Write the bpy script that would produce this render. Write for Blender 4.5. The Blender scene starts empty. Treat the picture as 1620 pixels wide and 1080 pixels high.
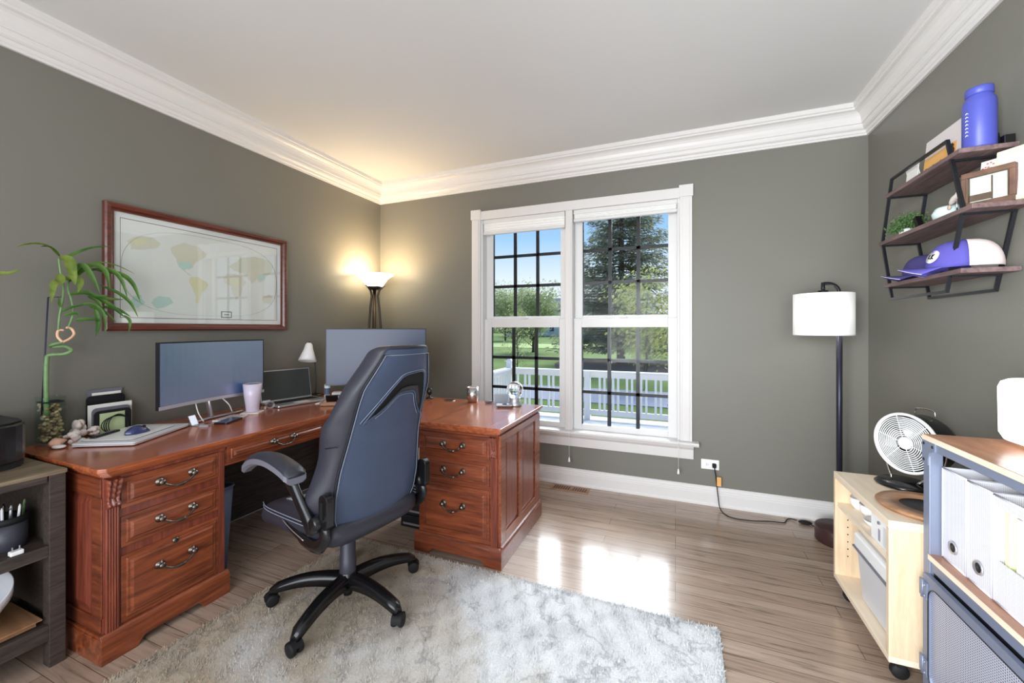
import bpy, bmesh, math, random
from mathutils import Vector, Matrix
R_ = math.radians
sc = bpy.context.scene
col = sc.collection
random.seed(7)

# ------------------------------------------------------------ camera, sky, sun, exposure
cd = bpy.data.cameras.new('camera'); cam = bpy.data.objects.new('camera', cd); col.objects.link(cam)
cam.location = (0, 0, 1.30); cam.rotation_euler = (R_(90), 0, R_(22))
cd.sensor_width = 36; cd.lens = 640 / 1620 * 36; cd.shift_y = -20.5 / 1620; cd.clip_start = 0.02; cd.clip_end = 600
sc.camera = cam
sc.view_settings.view_transform = 'Standard'; sc.view_settings.look = 'None'
sc.view_settings.gamma = 1; sc.view_settings.use_curve_mapping = False; sc.view_settings.exposure = 0.0
sc.cycles.use_denoising = True
sc.cycles.max_bounces = 10; sc.cycles.diffuse_bounces = 5; sc.cycles.glossy_bounces = 4; sc.cycles.transmission_bounces = 8
sc.cycles.transparent_max_bounces = 12; sc.cycles.sample_clamp_indirect = 8; sc.cycles.caustics_reflective = False; sc.cycles.caustics_refractive = False
w = bpy.data.worlds.new('sky'); sc.world = w; w.use_nodes = True
nt = w.node_tree; nt.nodes.clear()
tc = nt.nodes.new('ShaderNodeTexCoord'); sx = nt.nodes.new('ShaderNodeSeparateXYZ'); rp = nt.nodes.new('ShaderNodeValToRGB')
bg = nt.nodes.new('ShaderNodeBackground'); wo = nt.nodes.new('ShaderNodeOutputWorld')
nt.links.new(tc.outputs['Generated'], sx.inputs[0]); nt.links.new(sx.outputs['Z'], rp.inputs[0])
nt.links.new(rp.outputs[0], bg.inputs[0]); nt.links.new(bg.outputs[0], wo.inputs[0])
e = rp.color_ramp.elements
e[0].position = 0.0; e[0].color = (.84, .90, .96, 1); e[1].position = .34; e[1].color = (.20, .42, .88, 1)
for p_, c_ in ((.12, (.78, .89, 1, 1)), (.22, (.36, .62, .98, 1))):
    k = e.new(p_); k.color = c_
bg.inputs[1].default_value = 1.12

def light(name, kind, loc, power, color=(1, 1, 1), size=None, size_y=None, rot=None, **kw):
    l = bpy.data.lights.new(name, kind); o = bpy.data.objects.new(name, l); col.objects.link(o)
    o.location = loc; l.energy = power; l.color = color
    if kind == 'AREA':
        l.size = size
        if size_y: l.shape = 'RECTANGLE'; l.size_y = size_y
    if kind == 'SPOT' or kind == 'POINT': l.shadow_soft_size = size or .05
    if rot: o.rotation_euler = rot
    for k_, v_ in kw.items(): setattr(l, k_, v_)
    return o
# hazy daylight coming over the garden into the window
s = light('daylight', 'SUN', (0, 20, 14), 8.5, (.93, .97, 1.0), angle=R_(46))
s.rotation_euler = (R_(-54), 0, R_(-4))
# two added fill lights behind the camera, standing in for unseen daylight openings
light('rear_fill', 'AREA', (-.45, -1.45, 1.35), 122, (.95, .97, 1.0), 3.2, 2.2, (R_(102), 0, 0))
light('side_fill', 'AREA', (-.75, -1.2, 1.35), 62, (.90, .97, 1.0), 1.0, 1.4, (R_(88), 0, R_(-42)), spread=R_(100))

# ------------------------------------------------------------ materials
MATS = {}
def rgb(r, g, b):
    f = lambda c: c / 12.92 if c <= .04045 else ((c + .055) / 1.055) ** 2.4
    return (f(r / 255), f(g / 255), f(b / 255), 1)
def mat(name, color, rough=.5, metal=0.0, spec=.5, coat=0.0, trans=0.0, emis=None, estr=0.0, var=0.0, vscale=8.0, bump=0.0, bscale=60.0, ior=1.45, alpha=1.0, stretch=None, sheen=0.0, c2=None, sss=0.0):
    m = bpy.data.materials.new(name); m.use_nodes = True; n = m.node_tree.nodes; L = m.node_tree.links
    b = n['Principled BSDF']
    b.inputs['Base Color'].default_value = color if len(color) == 4 else (*color, 1)
    b.inputs['Roughness'].default_value = rough; b.inputs['Metallic'].default_value = metal
    b.inputs['Specular IOR Level'].default_value = spec; b.inputs['Coat Weight'].default_value = coat; b.inputs['Coat Roughness'].default_value = .12
    b.inputs['Transmission Weight'].default_value = trans; b.inputs['IOR'].default_value = ior; b.inputs['Alpha'].default_value = alpha
    b.inputs['Sheen Weight'].default_value = sheen
    if sss: b.inputs['Subsurface Weight'].default_value = sss
    if emis: b.inputs['Emission Color'].default_value = (*emis[:3], 1); b.inputs['Emission Strength'].default_value = estr
    if var or bump or c2:
        t = n.new('ShaderNodeTexCoord'); mp = n.new('ShaderNodeMapping'); L.new(t.outputs['Object'], mp.inputs[0])
        if stretch: mp.inputs['Scale'].default_value = stretch
        no = n.new('ShaderNodeTexNoise'); no.inputs['Scale'].default_value = vscale; no.inputs['Detail'].default_value = 6
        L.new(mp.outputs[0], no.inputs[0])
        if var or c2:
            cr = n.new('ShaderNodeValToRGB'); ce = cr.color_ramp.elements
            c = color[:3]; d = c2[:3] if c2 else tuple(x * (1 - var) for x in c)
            u = c if c2 else tuple(min(1, x * (1 + var)) for x in c)
            ce[0].position = .32; ce[0].color = (*d, 1); ce[1].position = .68; ce[1].color = (*u, 1)
            L.new(no.outputs[0], cr.inputs[0]); L.new(cr.outputs[0], b.inputs['Base Color'])
        if bump:
            n2 = n.new('ShaderNodeTexNoise'); n2.inputs['Scale'].default_value = bscale; n2.inputs['Detail'].default_value = 4; L.new(mp.outputs[0], n2.inputs[0])
            bp = n.new('ShaderNodeBump'); bp.inputs['Strength'].default_value = bump; bp.inputs['Distance'].default_value = .01
            L.new(n2.outputs[0], bp.inputs['Height']); L.new(bp.outputs[0], b.inputs['Normal'])
    MATS[name] = m
    return m
def wood(name, c1, c2, rough=.35, coat=.2, axis=(1, 14, 14), scale=3.5, c3=None, bump=.06, spec=.5):
    m = bpy.data.materials.new(name); m.use_nodes = True; n = m.node_tree.nodes; L = m.node_tree.links; b = n['Principled BSDF']
    t = n.new('ShaderNodeTexCoord'); mp = n.new('ShaderNodeMapping'); mp.inputs['Scale'].default_value = axis; L.new(t.outputs['Object'], mp.inputs[0])
    a = n.new('ShaderNodeTexNoise'); a.inputs['Scale'].default_value = scale; a.inputs['Detail'].default_value = 9; a.inputs['Roughness'].default_value = .68; a.inputs['Distortion'].default_value = .3; L.new(mp.outputs[0], a.inputs[0])
    cr = n.new('ShaderNodeValToRGB'); ce = cr.color_ramp.elements; ce[0].position = .34; ce[0].color = (*c1[:3], 1); ce[1].position = .66; ce[1].color = (*c2[:3], 1)
    if c3: k = ce.new(.5); k.color = (*c3[:3], 1)
    L.new(a.outputs[0], cr.inputs[0]); L.new(cr.outputs[0], b.inputs['Base Color'])
    b.inputs['Roughness'].default_value = rough; b.inputs['Coat Weight'].default_value = coat; b.inputs['Coat Roughness'].default_value = .15
    b.inputs['Specular IOR Level'].default_value = spec
    bp = n.new('ShaderNodeBump'); bp.inputs['Strength'].default_value = bump; bp.inputs['Distance'].default_value = .004; L.new(a.outputs[0], bp.inputs['Height']); L.new(bp.outputs[0], b.inputs['Normal'])
    MATS[name] = m
    return m
M = MATS
mat('wall_paint', rgb(119, 117, 109), rough=.42, spec=.4, bump=.03, bscale=140)
mat('ceiling_paint', rgb(214, 213, 212), rough=.9, spec=.2)
mat('trim_paint', rgb(220, 217, 215), rough=.35, spec=.45)
mat('vinyl_white', rgb(220, 219, 218), rough=.4)
mat('grid_black', rgb(14, 12, 14), rough=.4)
m = mat('glass', (1, 1, 1), rough=.0, trans=1.0, ior=1.45)
# thin clear pane: mostly transparent with a real reflection
def thin_glass(name, tint=(.97, .98, .98), refl=.5):
    m = bpy.data.materials.new(name); m.use_nodes = True; n = m.node_tree.nodes; L = m.node_tree.links; n.clear()
    o = n.new('ShaderNodeOutputMaterial'); mx = n.new('ShaderNodeMixShader'); tr = n.new('ShaderNodeBsdfTransparent'); gl = n.new('ShaderNodeBsdfGlossy'); fr = n.new('ShaderNodeFresnel')
    fr.inputs[0].default_value = refl; tr.inputs[0].default_value = (*tint, 1); gl.inputs['Roughness'].default_value = .01
    ge = n.new('ShaderNodeNewGeometry'); sb = n.new('ShaderNodeMath'); sb.operation = 'SUBTRACT'; sb.inputs[0].default_value = 1; L.new(ge.outputs['Backfacing'], sb.inputs[1])
    mu = n.new('ShaderNodeMath'); mu.operation = 'MULTIPLY'; L.new(fr.outputs[0], mu.inputs[0]); L.new(sb.outputs[0], mu.inputs[1])
    L.new(mu.outputs[0], mx.inputs[0]); L.new(tr.outputs[0], mx.inputs[1]); L.new(gl.outputs[0], mx.inputs[2]); L.new(mx.outputs[0], o.inputs[0])
    MATS[name] = m; return m
thin_glass('pane_glass', refl=1.16); thin_glass('picture_glass', refl=2.1); thin_glass('jar_glass', (.93, .97, .95), 1.45)
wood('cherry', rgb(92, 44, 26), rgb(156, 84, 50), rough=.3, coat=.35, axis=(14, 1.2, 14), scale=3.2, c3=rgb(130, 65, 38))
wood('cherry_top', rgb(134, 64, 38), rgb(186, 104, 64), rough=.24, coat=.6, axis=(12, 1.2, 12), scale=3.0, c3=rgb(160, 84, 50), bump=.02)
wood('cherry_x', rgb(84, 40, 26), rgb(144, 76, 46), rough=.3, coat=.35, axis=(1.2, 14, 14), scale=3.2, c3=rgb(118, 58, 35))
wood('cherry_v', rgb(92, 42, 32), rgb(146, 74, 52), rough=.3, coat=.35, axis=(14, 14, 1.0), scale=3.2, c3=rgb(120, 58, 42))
wood('frame_wood', rgb(70, 28, 20), rgb(112, 52, 36), rough=.3, coat=.4, axis=(14, 1.2, 14))
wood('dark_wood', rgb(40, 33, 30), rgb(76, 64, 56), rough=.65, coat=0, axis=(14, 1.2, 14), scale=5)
wood('dark_wood_top', rgb(84, 72, 58), rgb(132, 116, 94), rough=.5, coat=.05, axis=(14, 1.2, 14), scale=5)
wood('shelf_wood', rgb(84, 66, 66), rgb(132, 108, 106), rough=.6, coat=0, axis=(14, 1.2, 14), scale=4)
wood('birch', rgb(214, 184, 150), rgb(236, 214, 182), rough=.4, coat=.15, axis=(9, 9, 1), scale=3)
wood('birch_top', rgb(232, 212, 184), rgb(244, 228, 206), rough=.4, coat=.15, axis=(9, 1, 9), scale=3)
wood('walnut_top', rgb(140, 90, 62), rgb(190, 138, 104), rough=.3, coat=.3, axis=(9, 1, 9), scale=2.5)
wood('ring_wood', rgb(140, 100, 70), rgb(178, 134, 98), rough=.45, coat=.1, axis=(1, 9, 9))
mat('brushed_nickel', rgb(120, 112, 104), rough=.3, metal=1.0)
mat('leather', rgb(62, 74, 98), rough=.38, spec=.55, bump=.10, bscale=220, var=.08, vscale=5)
mat('leather_side', rgb(48, 48, 58), rough=.42, spec=.5, bump=.12, bscale=260)
mat('leather_grey', rgb(168, 172, 178), rough=.5, spec=.4)
mat('stitch', rgb(140, 146, 162), rough=.5)
mat('seam', rgb(20, 22, 28), rough=.6)
mat('plastic_black', rgb(20, 20, 22), rough=.22, spec=.6)
mat('plastic_soft', rgb(26, 26, 30), rough=.45)
mat('plastic_grey', rgb(112, 112, 122), rough=.45)
mat('cylinder_grey', rgb(58, 58, 68), rough=.4)
mat('rubber', rgb(14, 14, 15), rough=.7)
mat('screen', rgb(58, 86, 134), rough=.3, spec=1.0, coat=1.0); M['screen'].node_tree.nodes['Principled BSDF'].inputs['Coat IOR'].default_value = 2.8; M['screen'].node_tree.nodes['Principled BSDF'].inputs['Coat Roughness'].default_value = .22  # blue in the base colour stands for daylight reflected in the switched-off screen
mat('screen_dark', rgb(36, 56, 92), rough=.3, spec=.7)
mat('laptop_screen', rgb(62, 66, 64), rough=.35)
mat('silver', rgb(205, 205, 210), rough=.3, metal=.8)
mat('silver_plastic', rgb(214, 214, 218), rough=.35)
mat('white_gloss', rgb(244, 244, 244), rough=.25)
mat('white_matte', rgb(240, 240, 238), rough=.7)
mat('paper', rgb(238, 236, 230), rough=.9, spec=.1)
mat('paper_green', rgb(190, 205, 160), rough=.9, spec=.1)
mat('paper_yellow', rgb(236, 238, 190), rough=.9, spec=.1)
mat('lavender', rgb(214, 204, 222), rough=.25, coat=.4)
mat('steel', rgb(200, 196, 192), rough=.22, metal=1.0)
mat('navy_shiny', rgb(38, 48, 96), rough=.25, coat=.5)
mat('blue_bottle', rgb(78, 84, 172), rough=.4, spec=.5)
mat('cap_navy', rgb(62, 56, 108), rough=.85, bump=.2, bscale=300)
mat('cap_blue', rgb(88, 82, 168), rough=.85, bump=.2, bscale=300)
mat('cap_pink', rgb(240, 224, 222), rough=.85, bump=.3, bscale=400)
mat('black_metal', rgb(34, 35, 40), rough=.35, metal=.3)
mat('grey_metal', rgb(134, 142, 164), rough=.4, metal=.4)
mat('dark_bronze', rgb(66, 58, 52), rough=.35, metal=.7)
mat('lamp_pole', rgb(46, 46, 60), rough=.35, metal=.4)
mat('lamp_base', rgb(62, 38, 38), rough=.4)
mat('shade_glow', rgb(255, 240, 214), rough=.5, emis=(1.0, .80, .50), estr=13)
mat('shade_white', rgb(248, 246, 244), rough=.8, emis=(1.0, .98, .96), estr=.28)
mat('lantern_glow', rgb(252, 252, 252), rough=.6, emis=(.95, .99, 1.0), estr=2.5)
mat('bone_white', rgb(226, 214, 208), rough=.7, var=.12, vscale=40, bump=.3, bscale=60)
mat('coral_pink', rgb(228, 184, 160), rough=.6)
mat('leaf_green', rgb(104, 146, 62), rough=.45, c2=rgb(60, 104, 42), vscale=14)
mat('leaf_yellow', rgb(150, 168, 78), rough=.5, c2=rgb(100, 128, 52), vscale=20)
mat('stem_green', rgb(110, 142, 92), rough=.4, var=.15, vscale=30)
mat('stem_pink', rgb(226, 182, 150), rough=.5)
mat('stick', rgb(40, 44, 62), rough=.5)
mat('pebble', rgb(214, 198, 160), rough=.4, c2=rgb(120, 88, 58), vscale=26)
mat('water', (.92, .97, .94), rough=0, trans=1, ior=1.33)
mat('boxwood', rgb(136, 168, 112), rough=.6, c2=rgb(84, 124, 72), vscale=60)
mat('bin_blue', rgb(92, 102, 126), rough=.5)
mat('wire_mesh', rgb(60, 62, 68), rough=.5, metal=.4)
mat('mesh_white', rgb(226, 226, 238), rough=.5, metal=.1)
mat('outlet_white', rgb(244, 244, 242), rough=.35)
mat('orange_paper', rgb(232, 176, 104), rough=.8)
mat('pale_sky_print', rgb(214, 206, 206), rough=.8)
mat('terracotta', rgb(196, 128, 94), rough=.5)
mat('red', rgb(190, 46, 52), rough=.5)
mat('red_book', rgb(190, 112, 96), rough=.6)
mat('aqua_white', rgb(216, 236, 234), rough=.5)
mat('box_wood', rgb(104, 76, 62), rough=.6, var=.35, vscale=18)
mat('vent_brown', rgb(40, 30, 26), rough=.5)
mat('clear_plastic', (.9, .92, .95), rough=.15, trans=.85, ior=1.3)
mat('purple_plastic', rgb(84, 76, 140), rough=.6)
# outdoors
mat('deck_paint', rgb(214, 210, 206), rough=.7, var=.06, vscale=3)
mat('rail_white', rgb(238, 232, 224), rough=.6)
mat('grass', rgb(122, 138, 84), rough=1, spec=.05, c2=rgb(100, 118, 66), vscale=.35)
mat('grass_light', rgb(168, 180, 118), rough=1, spec=.05, var=.06, vscale=.4)
mat('mulch', rgb(96, 84, 78), rough=1, spec=.05, var=.25, vscale=2)
mat('asphalt', rgb(150, 148, 156), rough=.9, var=.05)
mat('spruce', rgb(168, 168, 146), rough=.9, spec=.1, c2=rgb(118, 122, 100), vscale=1.2)
mat('spring_leaf', rgb(204, 204, 134), rough=.9, spec=.1, c2=rgb(164, 170, 108), vscale=1.5)
mat('tree_leaf', rgb(184, 190, 144), rough=.9, spec=.1, c2=rgb(150, 160, 114), vscale=.6)
mat('bare_twig', rgb(170, 160, 148), rough=.9)
mat('bark', rgb(92, 80, 72), rough=.95, var=.25, vscale=6)
mat('siding', rgb(216, 214, 206), rough=.8)
mat('roofing', rgb(140, 136, 140), rough=.9, var=.1, vscale=1)
mat('house_window', rgb(96, 104, 116), rough=.3)

def translucent(name, f=.5):
    m = MATS[name]; n = m.node_tree.nodes; L = m.node_tree.links; b = n['Principled BSDF']; o = n['Material Output']
    t = n.new('ShaderNodeBsdfTranslucent'); mx = n.new('ShaderNodeMixShader'); mx.inputs[0].default_value = f
    if b.inputs['Base Color'].links: L.new(b.inputs['Base Color'].links[0].from_socket, t.inputs[0])
    else: t.inputs[0].default_value = b.inputs['Base Color'].default_value
    L.new(b.outputs[0], mx.inputs[1]); L.new(t.outputs[0], mx.inputs[2]); L.new(mx.outputs[0], o.inputs[0])
for q in ('spruce', 'spring_leaf', 'tree_leaf', 'leaf_green', 'leaf_yellow', 'boxwood'): translucent(q, .45)
def floor_material():
    m = bpy.data.materials.new('oak_floor'); m.use_nodes = True; n = m.node_tree.nodes; L = m.node_tree.links; b = n['Principled BSDF']
    t = n.new('ShaderNodeTexCoord'); br = n.new('ShaderNodeTexBrick'); L.new(t.outputs['Object'], br.inputs[0])
    br.inputs['Scale'].default_value = 1; br.inputs['Brick Width'].default_value = 1.1; br.inputs['Row Height'].default_value = .083
    br.inputs['Mortar Size'].default_value = .0012; br.inputs['Mortar Smooth'].default_value = .2; br.offset = .37; br.offset_frequency = 3
    br.inputs['Color1'].default_value = rgb(174, 154, 138); br.inputs['Color2'].default_value = rgb(154, 132, 116); br.inputs['Mortar'].default_value = rgb(84, 68, 58)
    mp = n.new('ShaderNodeMapping'); mp.inputs['Scale'].default_value = (1.1, 16, 1); L.new(t.outputs['Object'], mp.inputs[0])
    no = n.new('ShaderNodeTexNoise'); no.inputs['Scale'].default_value = 2.6; no.inputs['Detail'].default_value = 9; no.inputs['Distortion'].default_value = 1.4; L.new(mp.outputs[0], no.inputs[0])
    cr = n.new('ShaderNodeValToRGB'); cr.color_ramp.elements[0].position = .33; cr.color_ramp.elements[0].color = (.62, .60, .58, 1); cr.color_ramp.elements[1].position = .62; cr.color_ramp.elements[1].color = (1.12, 1.1, 1.08, 1)
    k = cr.color_ramp.elements.new(.42); k.color = (.93, .92, .90, 1)
    L.new(no.outputs[0], cr.inputs[0])
    mx = n.new('ShaderNodeMix'); mx.data_type = 'RGBA'; mx.blend_type = 'MULTIPLY'; mx.inputs[0].default_value = 1
    L.new(br.outputs[0], mx.inputs[6]); L.new(cr.outputs[0], mx.inputs[7]); L.new(mx.outputs[2], b.inputs['Base Color'])
    b.inputs['Roughness'].default_value = .22; b.inputs['Specular IOR Level'].default_value = .5; b.inputs['Coat Weight'].default_value = .3; b.inputs['Coat Roughness'].default_value = .1
    bp = n.new('ShaderNodeBump'); bp.inputs['Strength'].default_value = .08; bp.inputs['Distance'].default_value = .003; L.new(no.outputs[0], bp.inputs['Height']); L.new(bp.outputs[0], b.inputs['Normal'])
    MATS['oak_floor'] = m
floor_material()
def rug_material():
    m = bpy.data.materials.new('rug_pile'); m.use_nodes = True; n = m.node_tree.nodes; L = m.node_tree.links; b = n['Principled BSDF']
    t = n.new('ShaderNodeTexCoord')
    def noise(s, d, dist=0, st=(1, 1, 0)):
        mp = n.new('ShaderNodeMapping'); mp.inputs['Scale'].default_value = st; L.new(t.outputs['Object'], mp.inputs[0])
        a = n.new('ShaderNodeTexNoise'); a.inputs['Scale'].default_value = s; a.inputs['Detail'].default_value = d; a.inputs['Distortion'].default_value = dist; L.new(mp.outputs[0], a.inputs[0]); return a
    def ramp(src, a, ca, b_, cb):
        r = n.new('ShaderNodeValToRGB'); r.color_ramp.elements[0].position = a; r.color_ramp.elements[0].color = ca; r.color_ramp.elements[1].position = b_; r.color_ramp.elements[1].color = cb; L.new(src, r.inputs[0]); return r
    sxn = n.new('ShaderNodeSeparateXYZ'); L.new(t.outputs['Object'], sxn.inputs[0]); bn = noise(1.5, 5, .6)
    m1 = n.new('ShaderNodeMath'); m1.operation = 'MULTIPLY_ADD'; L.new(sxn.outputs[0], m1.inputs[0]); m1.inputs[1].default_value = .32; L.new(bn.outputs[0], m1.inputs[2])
    big = ramp(m1.outputs[0], .02, rgb(184, 170, 150), .30, rgb(220, 221, 222))  # beige-to-pale change holds painted desk shade and daylight besides the rug's own pattern
    patch = ramp(noise(2.3, 7, 1.0, (1, 1.6, 0)).outputs[0], .52, (1, 1, 1, 1), .70, (.80, .81, .83, 1))
    crack = n.new('ShaderNodeTexNoise'); crack.inputs['Scale'].default_value = 1.7; crack.inputs['Detail'].default_value = 9; crack.inputs['Roughness'].default_value = .62
    L.new(t.outputs['Object'], crack.inputs[0])
    sub = n.new('ShaderNodeMath'); sub.operation = 'SUBTRACT'; sub.inputs[1].default_value = .5; L.new(crack.outputs[0], sub.inputs[0])
    ab = n.new('ShaderNodeMath'); ab.operation = 'ABSOLUTE'; L.new(sub.outputs[0], ab.inputs[0])
    line = ramp(ab.outputs[0], .003, (.70, .71, .73, 1), .010, (1, 1, 1, 1))
    fine = ramp(noise(160, 2).outputs[0], .35, (.86, .86, .86, 1), .65, (1.04, 1.04, 1.04, 1))
    cur = big.outputs[0]
    for o in (patch, line, fine):
        mx = n.new('ShaderNodeMix'); mx.data_type = 'RGBA'; mx.blend_type = 'MULTIPLY'; mx.inputs[0].default_value = 1
        L.new(cur, mx.inputs[6]); L.new(o.outputs[0], mx.inputs[7]); cur = mx.outputs[2]
    L.new(cur, b.inputs['Base Color']); b.inputs['Roughness'].default_value = 1; b.inputs['Specular IOR Level'].default_value = .1; b.inputs['Sheen Weight'].default_value = .2
    MATS['rug_pile'] = m
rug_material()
def perforated(name, c, scale=90):
    m = bpy.data.materials.new(name); m.use_nodes = True; n = m.node_tree.nodes; L = m.node_tree.links; b = n['Principled BSDF']
    t = n.new('ShaderNodeTexCoord'); v = n.new('ShaderNodeTexVoronoi'); v.inputs['Scale'].default_value = scale; v.inputs['Randomness'].default_value = 0.0; L.new(t.outputs['Object'], v.inputs[0])
    r = n.new('ShaderNodeValToRGB'); r.color_ramp.elements[0].position = .33 if scale < 200 else .22; r.color_ramp.elements[0].color = (.03, .03, .045, 1) if scale < 200 else (.35, .35, .42, 1); r.color_ramp.elements[1].position = .42; r.color_ramp.elements[1].color = c
    L.new(v.outputs['Distance'], r.inputs[0]); L.new(r.outputs[0], b.inputs['Base Color']); b.inputs['Roughness'].default_value = .4; b.inputs['Metallic'].default_value = .3 if scale < 200 else 0
    MATS[name] = m
perforated('perforated_metal', rgb(200, 204, 222), 135)
perforated('perforated_light', rgb(246, 246, 252), 260)

# ------------------------------------------------------------ mesh builder
class MB:
    def __init__(s): s.v = []; s.f = []; s.mi = []; s.sm = []
    def add(s, vs, fs, mi=0, smooth=False):
        o = len(s.v); s.v += [tuple(x) for x in vs]; s.f += [tuple(i + o for i in f) for f in fs]; s.mi += [mi] * len(fs); s.sm += [smooth] * len(fs); return s
    def box(s, x0, x1, y0, y1, z0, z1, mi=0, T=None):
        vs = [Vector((x, y, z)) for z in (z0, z1) for y in (y0, y1) for x in (x0, x1)]
        if T: vs = [T @ v for v in vs]
        return s.add(vs, [(0, 2, 3, 1), (4, 5, 7, 6), (0, 1, 5, 4), (2, 6, 7, 3), (0, 4, 6, 2), (1, 3, 7, 5)], mi)
    def frustum(s, r0, r1, z0, z1, T=None, mi=0):   # r = (x0,x1,y0,y1)
        vs = [Vector((x, y, z)) for r, z in ((r0, z0), (r1, z1)) for y in (r[2], r[3]) for x in (r[0], r[1])]
        if T: vs = [T @ v for v in vs]
        return s.add(vs, [(0, 2, 3, 1), (4, 5, 7, 6), (0, 1, 5, 4), (2, 6, 7, 3), (0, 4, 6, 2), (1, 3, 7, 5)], mi)
    def tube(s, path, r, n=10, closed=False, mi=0, flat=None, cap=True, smooth=True):
        P = [Vector(p) for p in path]; N = len(P); r = r if isinstance(r, (list, tuple)) else [r] * N
        T = []
        for i in range(N):
            a = P[(i - 1) % N] if (closed or i > 0) else P[i]; b = P[(i + 1) % N] if (closed or i < N - 1) else P[i]
            T.append((b - a).normalized())
        up = Vector((0, 0, 1)) if abs(T[0].z) < .9 else Vector((1, 0, 0))
        U = (up - T[0] * up.dot(T[0])).normalized(); vs = []
        for i in range(N):
            U = (U - T[i] * U.dot(T[i])).normalized(); W = T[i].cross(U)
            for k in range(n):
                a = 2 * math.pi * k / n + (math.pi / n if n == 4 else 0); fu, fw = flat or (1, 1)
                vs.append(P[i] + (U * math.cos(a) * fu + W * math.sin(a) * fw) * r[i])
        fs = [(i * n + k, i * n + (k + 1) % n, ((i + 1) % N) * n + (k + 1) % n, ((i + 1) % N) * n + k) for i in range(N if closed else N - 1) for k in range(n)]
        sm = smooth and n > 4
        s.add(vs, fs, mi, sm)
        if cap and not closed:
            s.add([], [], mi); o = len(s.v) - N * n
            s.f += [tuple(o + k for k in reversed(range(n))), tuple(o + (N - 1) * n + k for k in range(n))]; s.mi += [mi] * 2; s.sm += [False] * 2
        return s
    def lathe(s, prof, n=32, T=None, mi=0, a0=0, a1=360, smooth=True):
        full = abs(a1 - a0) >= 360; cnt = n if full else n + 1; vs = []
        for r, z in prof:
            for k in range(cnt):
                a = R_(a0 + (a1 - a0) * k / n); vs.append(Vector((max(r, 1e-5) * math.cos(a), max(r, 1e-5) * math.sin(a), z)))
        if T: vs = [T @ v for v in vs]
        m = len(prof)
        fs = [(i * cnt + k, i * cnt + (k + 1) % cnt, (i + 1) * cnt + (k + 1) % cnt, (i + 1) * cnt + k) for i in range(m - 1) for k in range(n)]
        return s.add(vs, fs, mi, smooth)
    def prism(s, poly, z0, z1, T=None, mi=0):
        n = len(poly); vs = [Vector((x, y, z)) for z in (z0, z1) for x, y in poly]
        if T: vs = [T @ v for v in vs]
        fs = [tuple(reversed(range(n))), tuple(range(n, 2 * n))] + [(i, (i + 1) % n, n + (i + 1) % n, n + i) for i in range(n)]
        return s.add(vs, fs, mi)
    def sphere(s, c, r, nu=16, nv=10, mi=0, T=None):
        r = r if isinstance(r, (tuple, list)) else (r, r, r); vs = []
        for j in range(nv + 1):
            p = math.pi * j / nv
            for i in range(nu):
                a = 2 * math.pi * i / nu; vs.append(Vector((r[0] * math.sin(p) * math.cos(a), r[1] * math.sin(p) * math.sin(a), r[2] * math.cos(p))))
        if T: vs = [T @ v for v in vs]
        vs = [v + Vector(c) for v in vs]
        return s.add(vs, [(j * nu + i, (j + 1) * nu + i, (j + 1) * nu + (i + 1) % nu, j * nu + (i + 1) % nu) for j in range(nv) for i in range(nu)], mi, True)
    def grid(s, rows, mi=0, closed_u=False, smooth=True):
        nv, nu = len(rows), len(rows[0]); vs = [p for r in rows for p in r]; e = nu if closed_u else nu - 1
        return s.add(vs, [(j * nu + i, j * nu + (i + 1) % nu, (j + 1) * nu + (i + 1) % nu, (j + 1) * nu + i) for j in range(nv - 1) for i in range(e)], mi, smooth)
def rrect(x0, x1, y0, y1, r, n=5):
    out = []
    for cx, cy, a0 in ((x1 - r, y1 - r, 0), (x0 + r, y1 - r, 90), (x0 + r, y0 + r, 180), (x1 - r, y0 + r, 270)):
        for k in range(n + 1):
            a = R_(a0 + 90 * k / n); out.append((cx + r * math.cos(a), cy + r * math.sin(a)))
    return out
ROOT = {}
def thing(name, label, cat, loc=(0, 0, 0), rz=0, group=None, kind=None):
    o = bpy.data.objects.new(name, None); col.objects.link(o); o.empty_display_size = .05
    o.location = loc; o.rotation_euler = (0, 0, R_(rz)); ROOT[o.name] = Matrix.Translation(loc) @ Matrix.Rotation(R_(rz), 4, 'Z')
    tag(o, label, cat, group, kind); return o
def tag(o, label=None, cat=None, group=None, kind=None):
    if label: o['label'] = label
    if cat: o['category'] = cat
    if group: o['group'] = group
    if kind: o['kind'] = kind
    return o
def mesh_obj(name, mb, mats, bevel=0, seg=2, solid=0, sub=0):
    me = bpy.data.meshes.new(name); me.from_pydata([tuple(v) for v in mb.v], [], mb.f); me.validate()
    mats = mats if isinstance(mats, (list, tuple)) else [mats]
    for x in mats: me.materials.append(M[x])
    if len(me.polygons) == len(mb.mi):
        me.polygons.foreach_set('material_index', mb.mi); me.polygons.foreach_set('use_smooth', mb.sm)
    b = bmesh.new(); b.from_mesh(me); bmesh.ops.recalc_face_normals(b, faces=b.faces); b.to_mesh(me); b.free()
    o = bpy.data.objects.new(name, me); col.objects.link(o)
    if sub: d = o.modifiers.new('s', 'SUBSURF'); d.levels = sub; d.render_levels = sub
    if solid: d = o.modifiers.new('t', 'SOLIDIFY'); d.thickness = solid; d.offset = 0
    if bevel: d = o.modifiers.new('b', 'BEVEL'); d.width = bevel; d.segments = seg; d.limit_method = 'ANGLE'; d.angle_limit = R_(40)
    return o
def root_of(o):
    while o.parent: o = o.parent
    return o
def part(name, mb, mats, parent, label=None, world=False, **kw):
    if world:
        inv = ROOT[root_of(parent).name].inverted(); mb.v = [tuple(inv @ Vector(v)) for v in mb.v]
    o = mesh_obj(name, mb, mats, **kw); o.parent = parent
    if label: o['label'] = label
    return o
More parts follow.
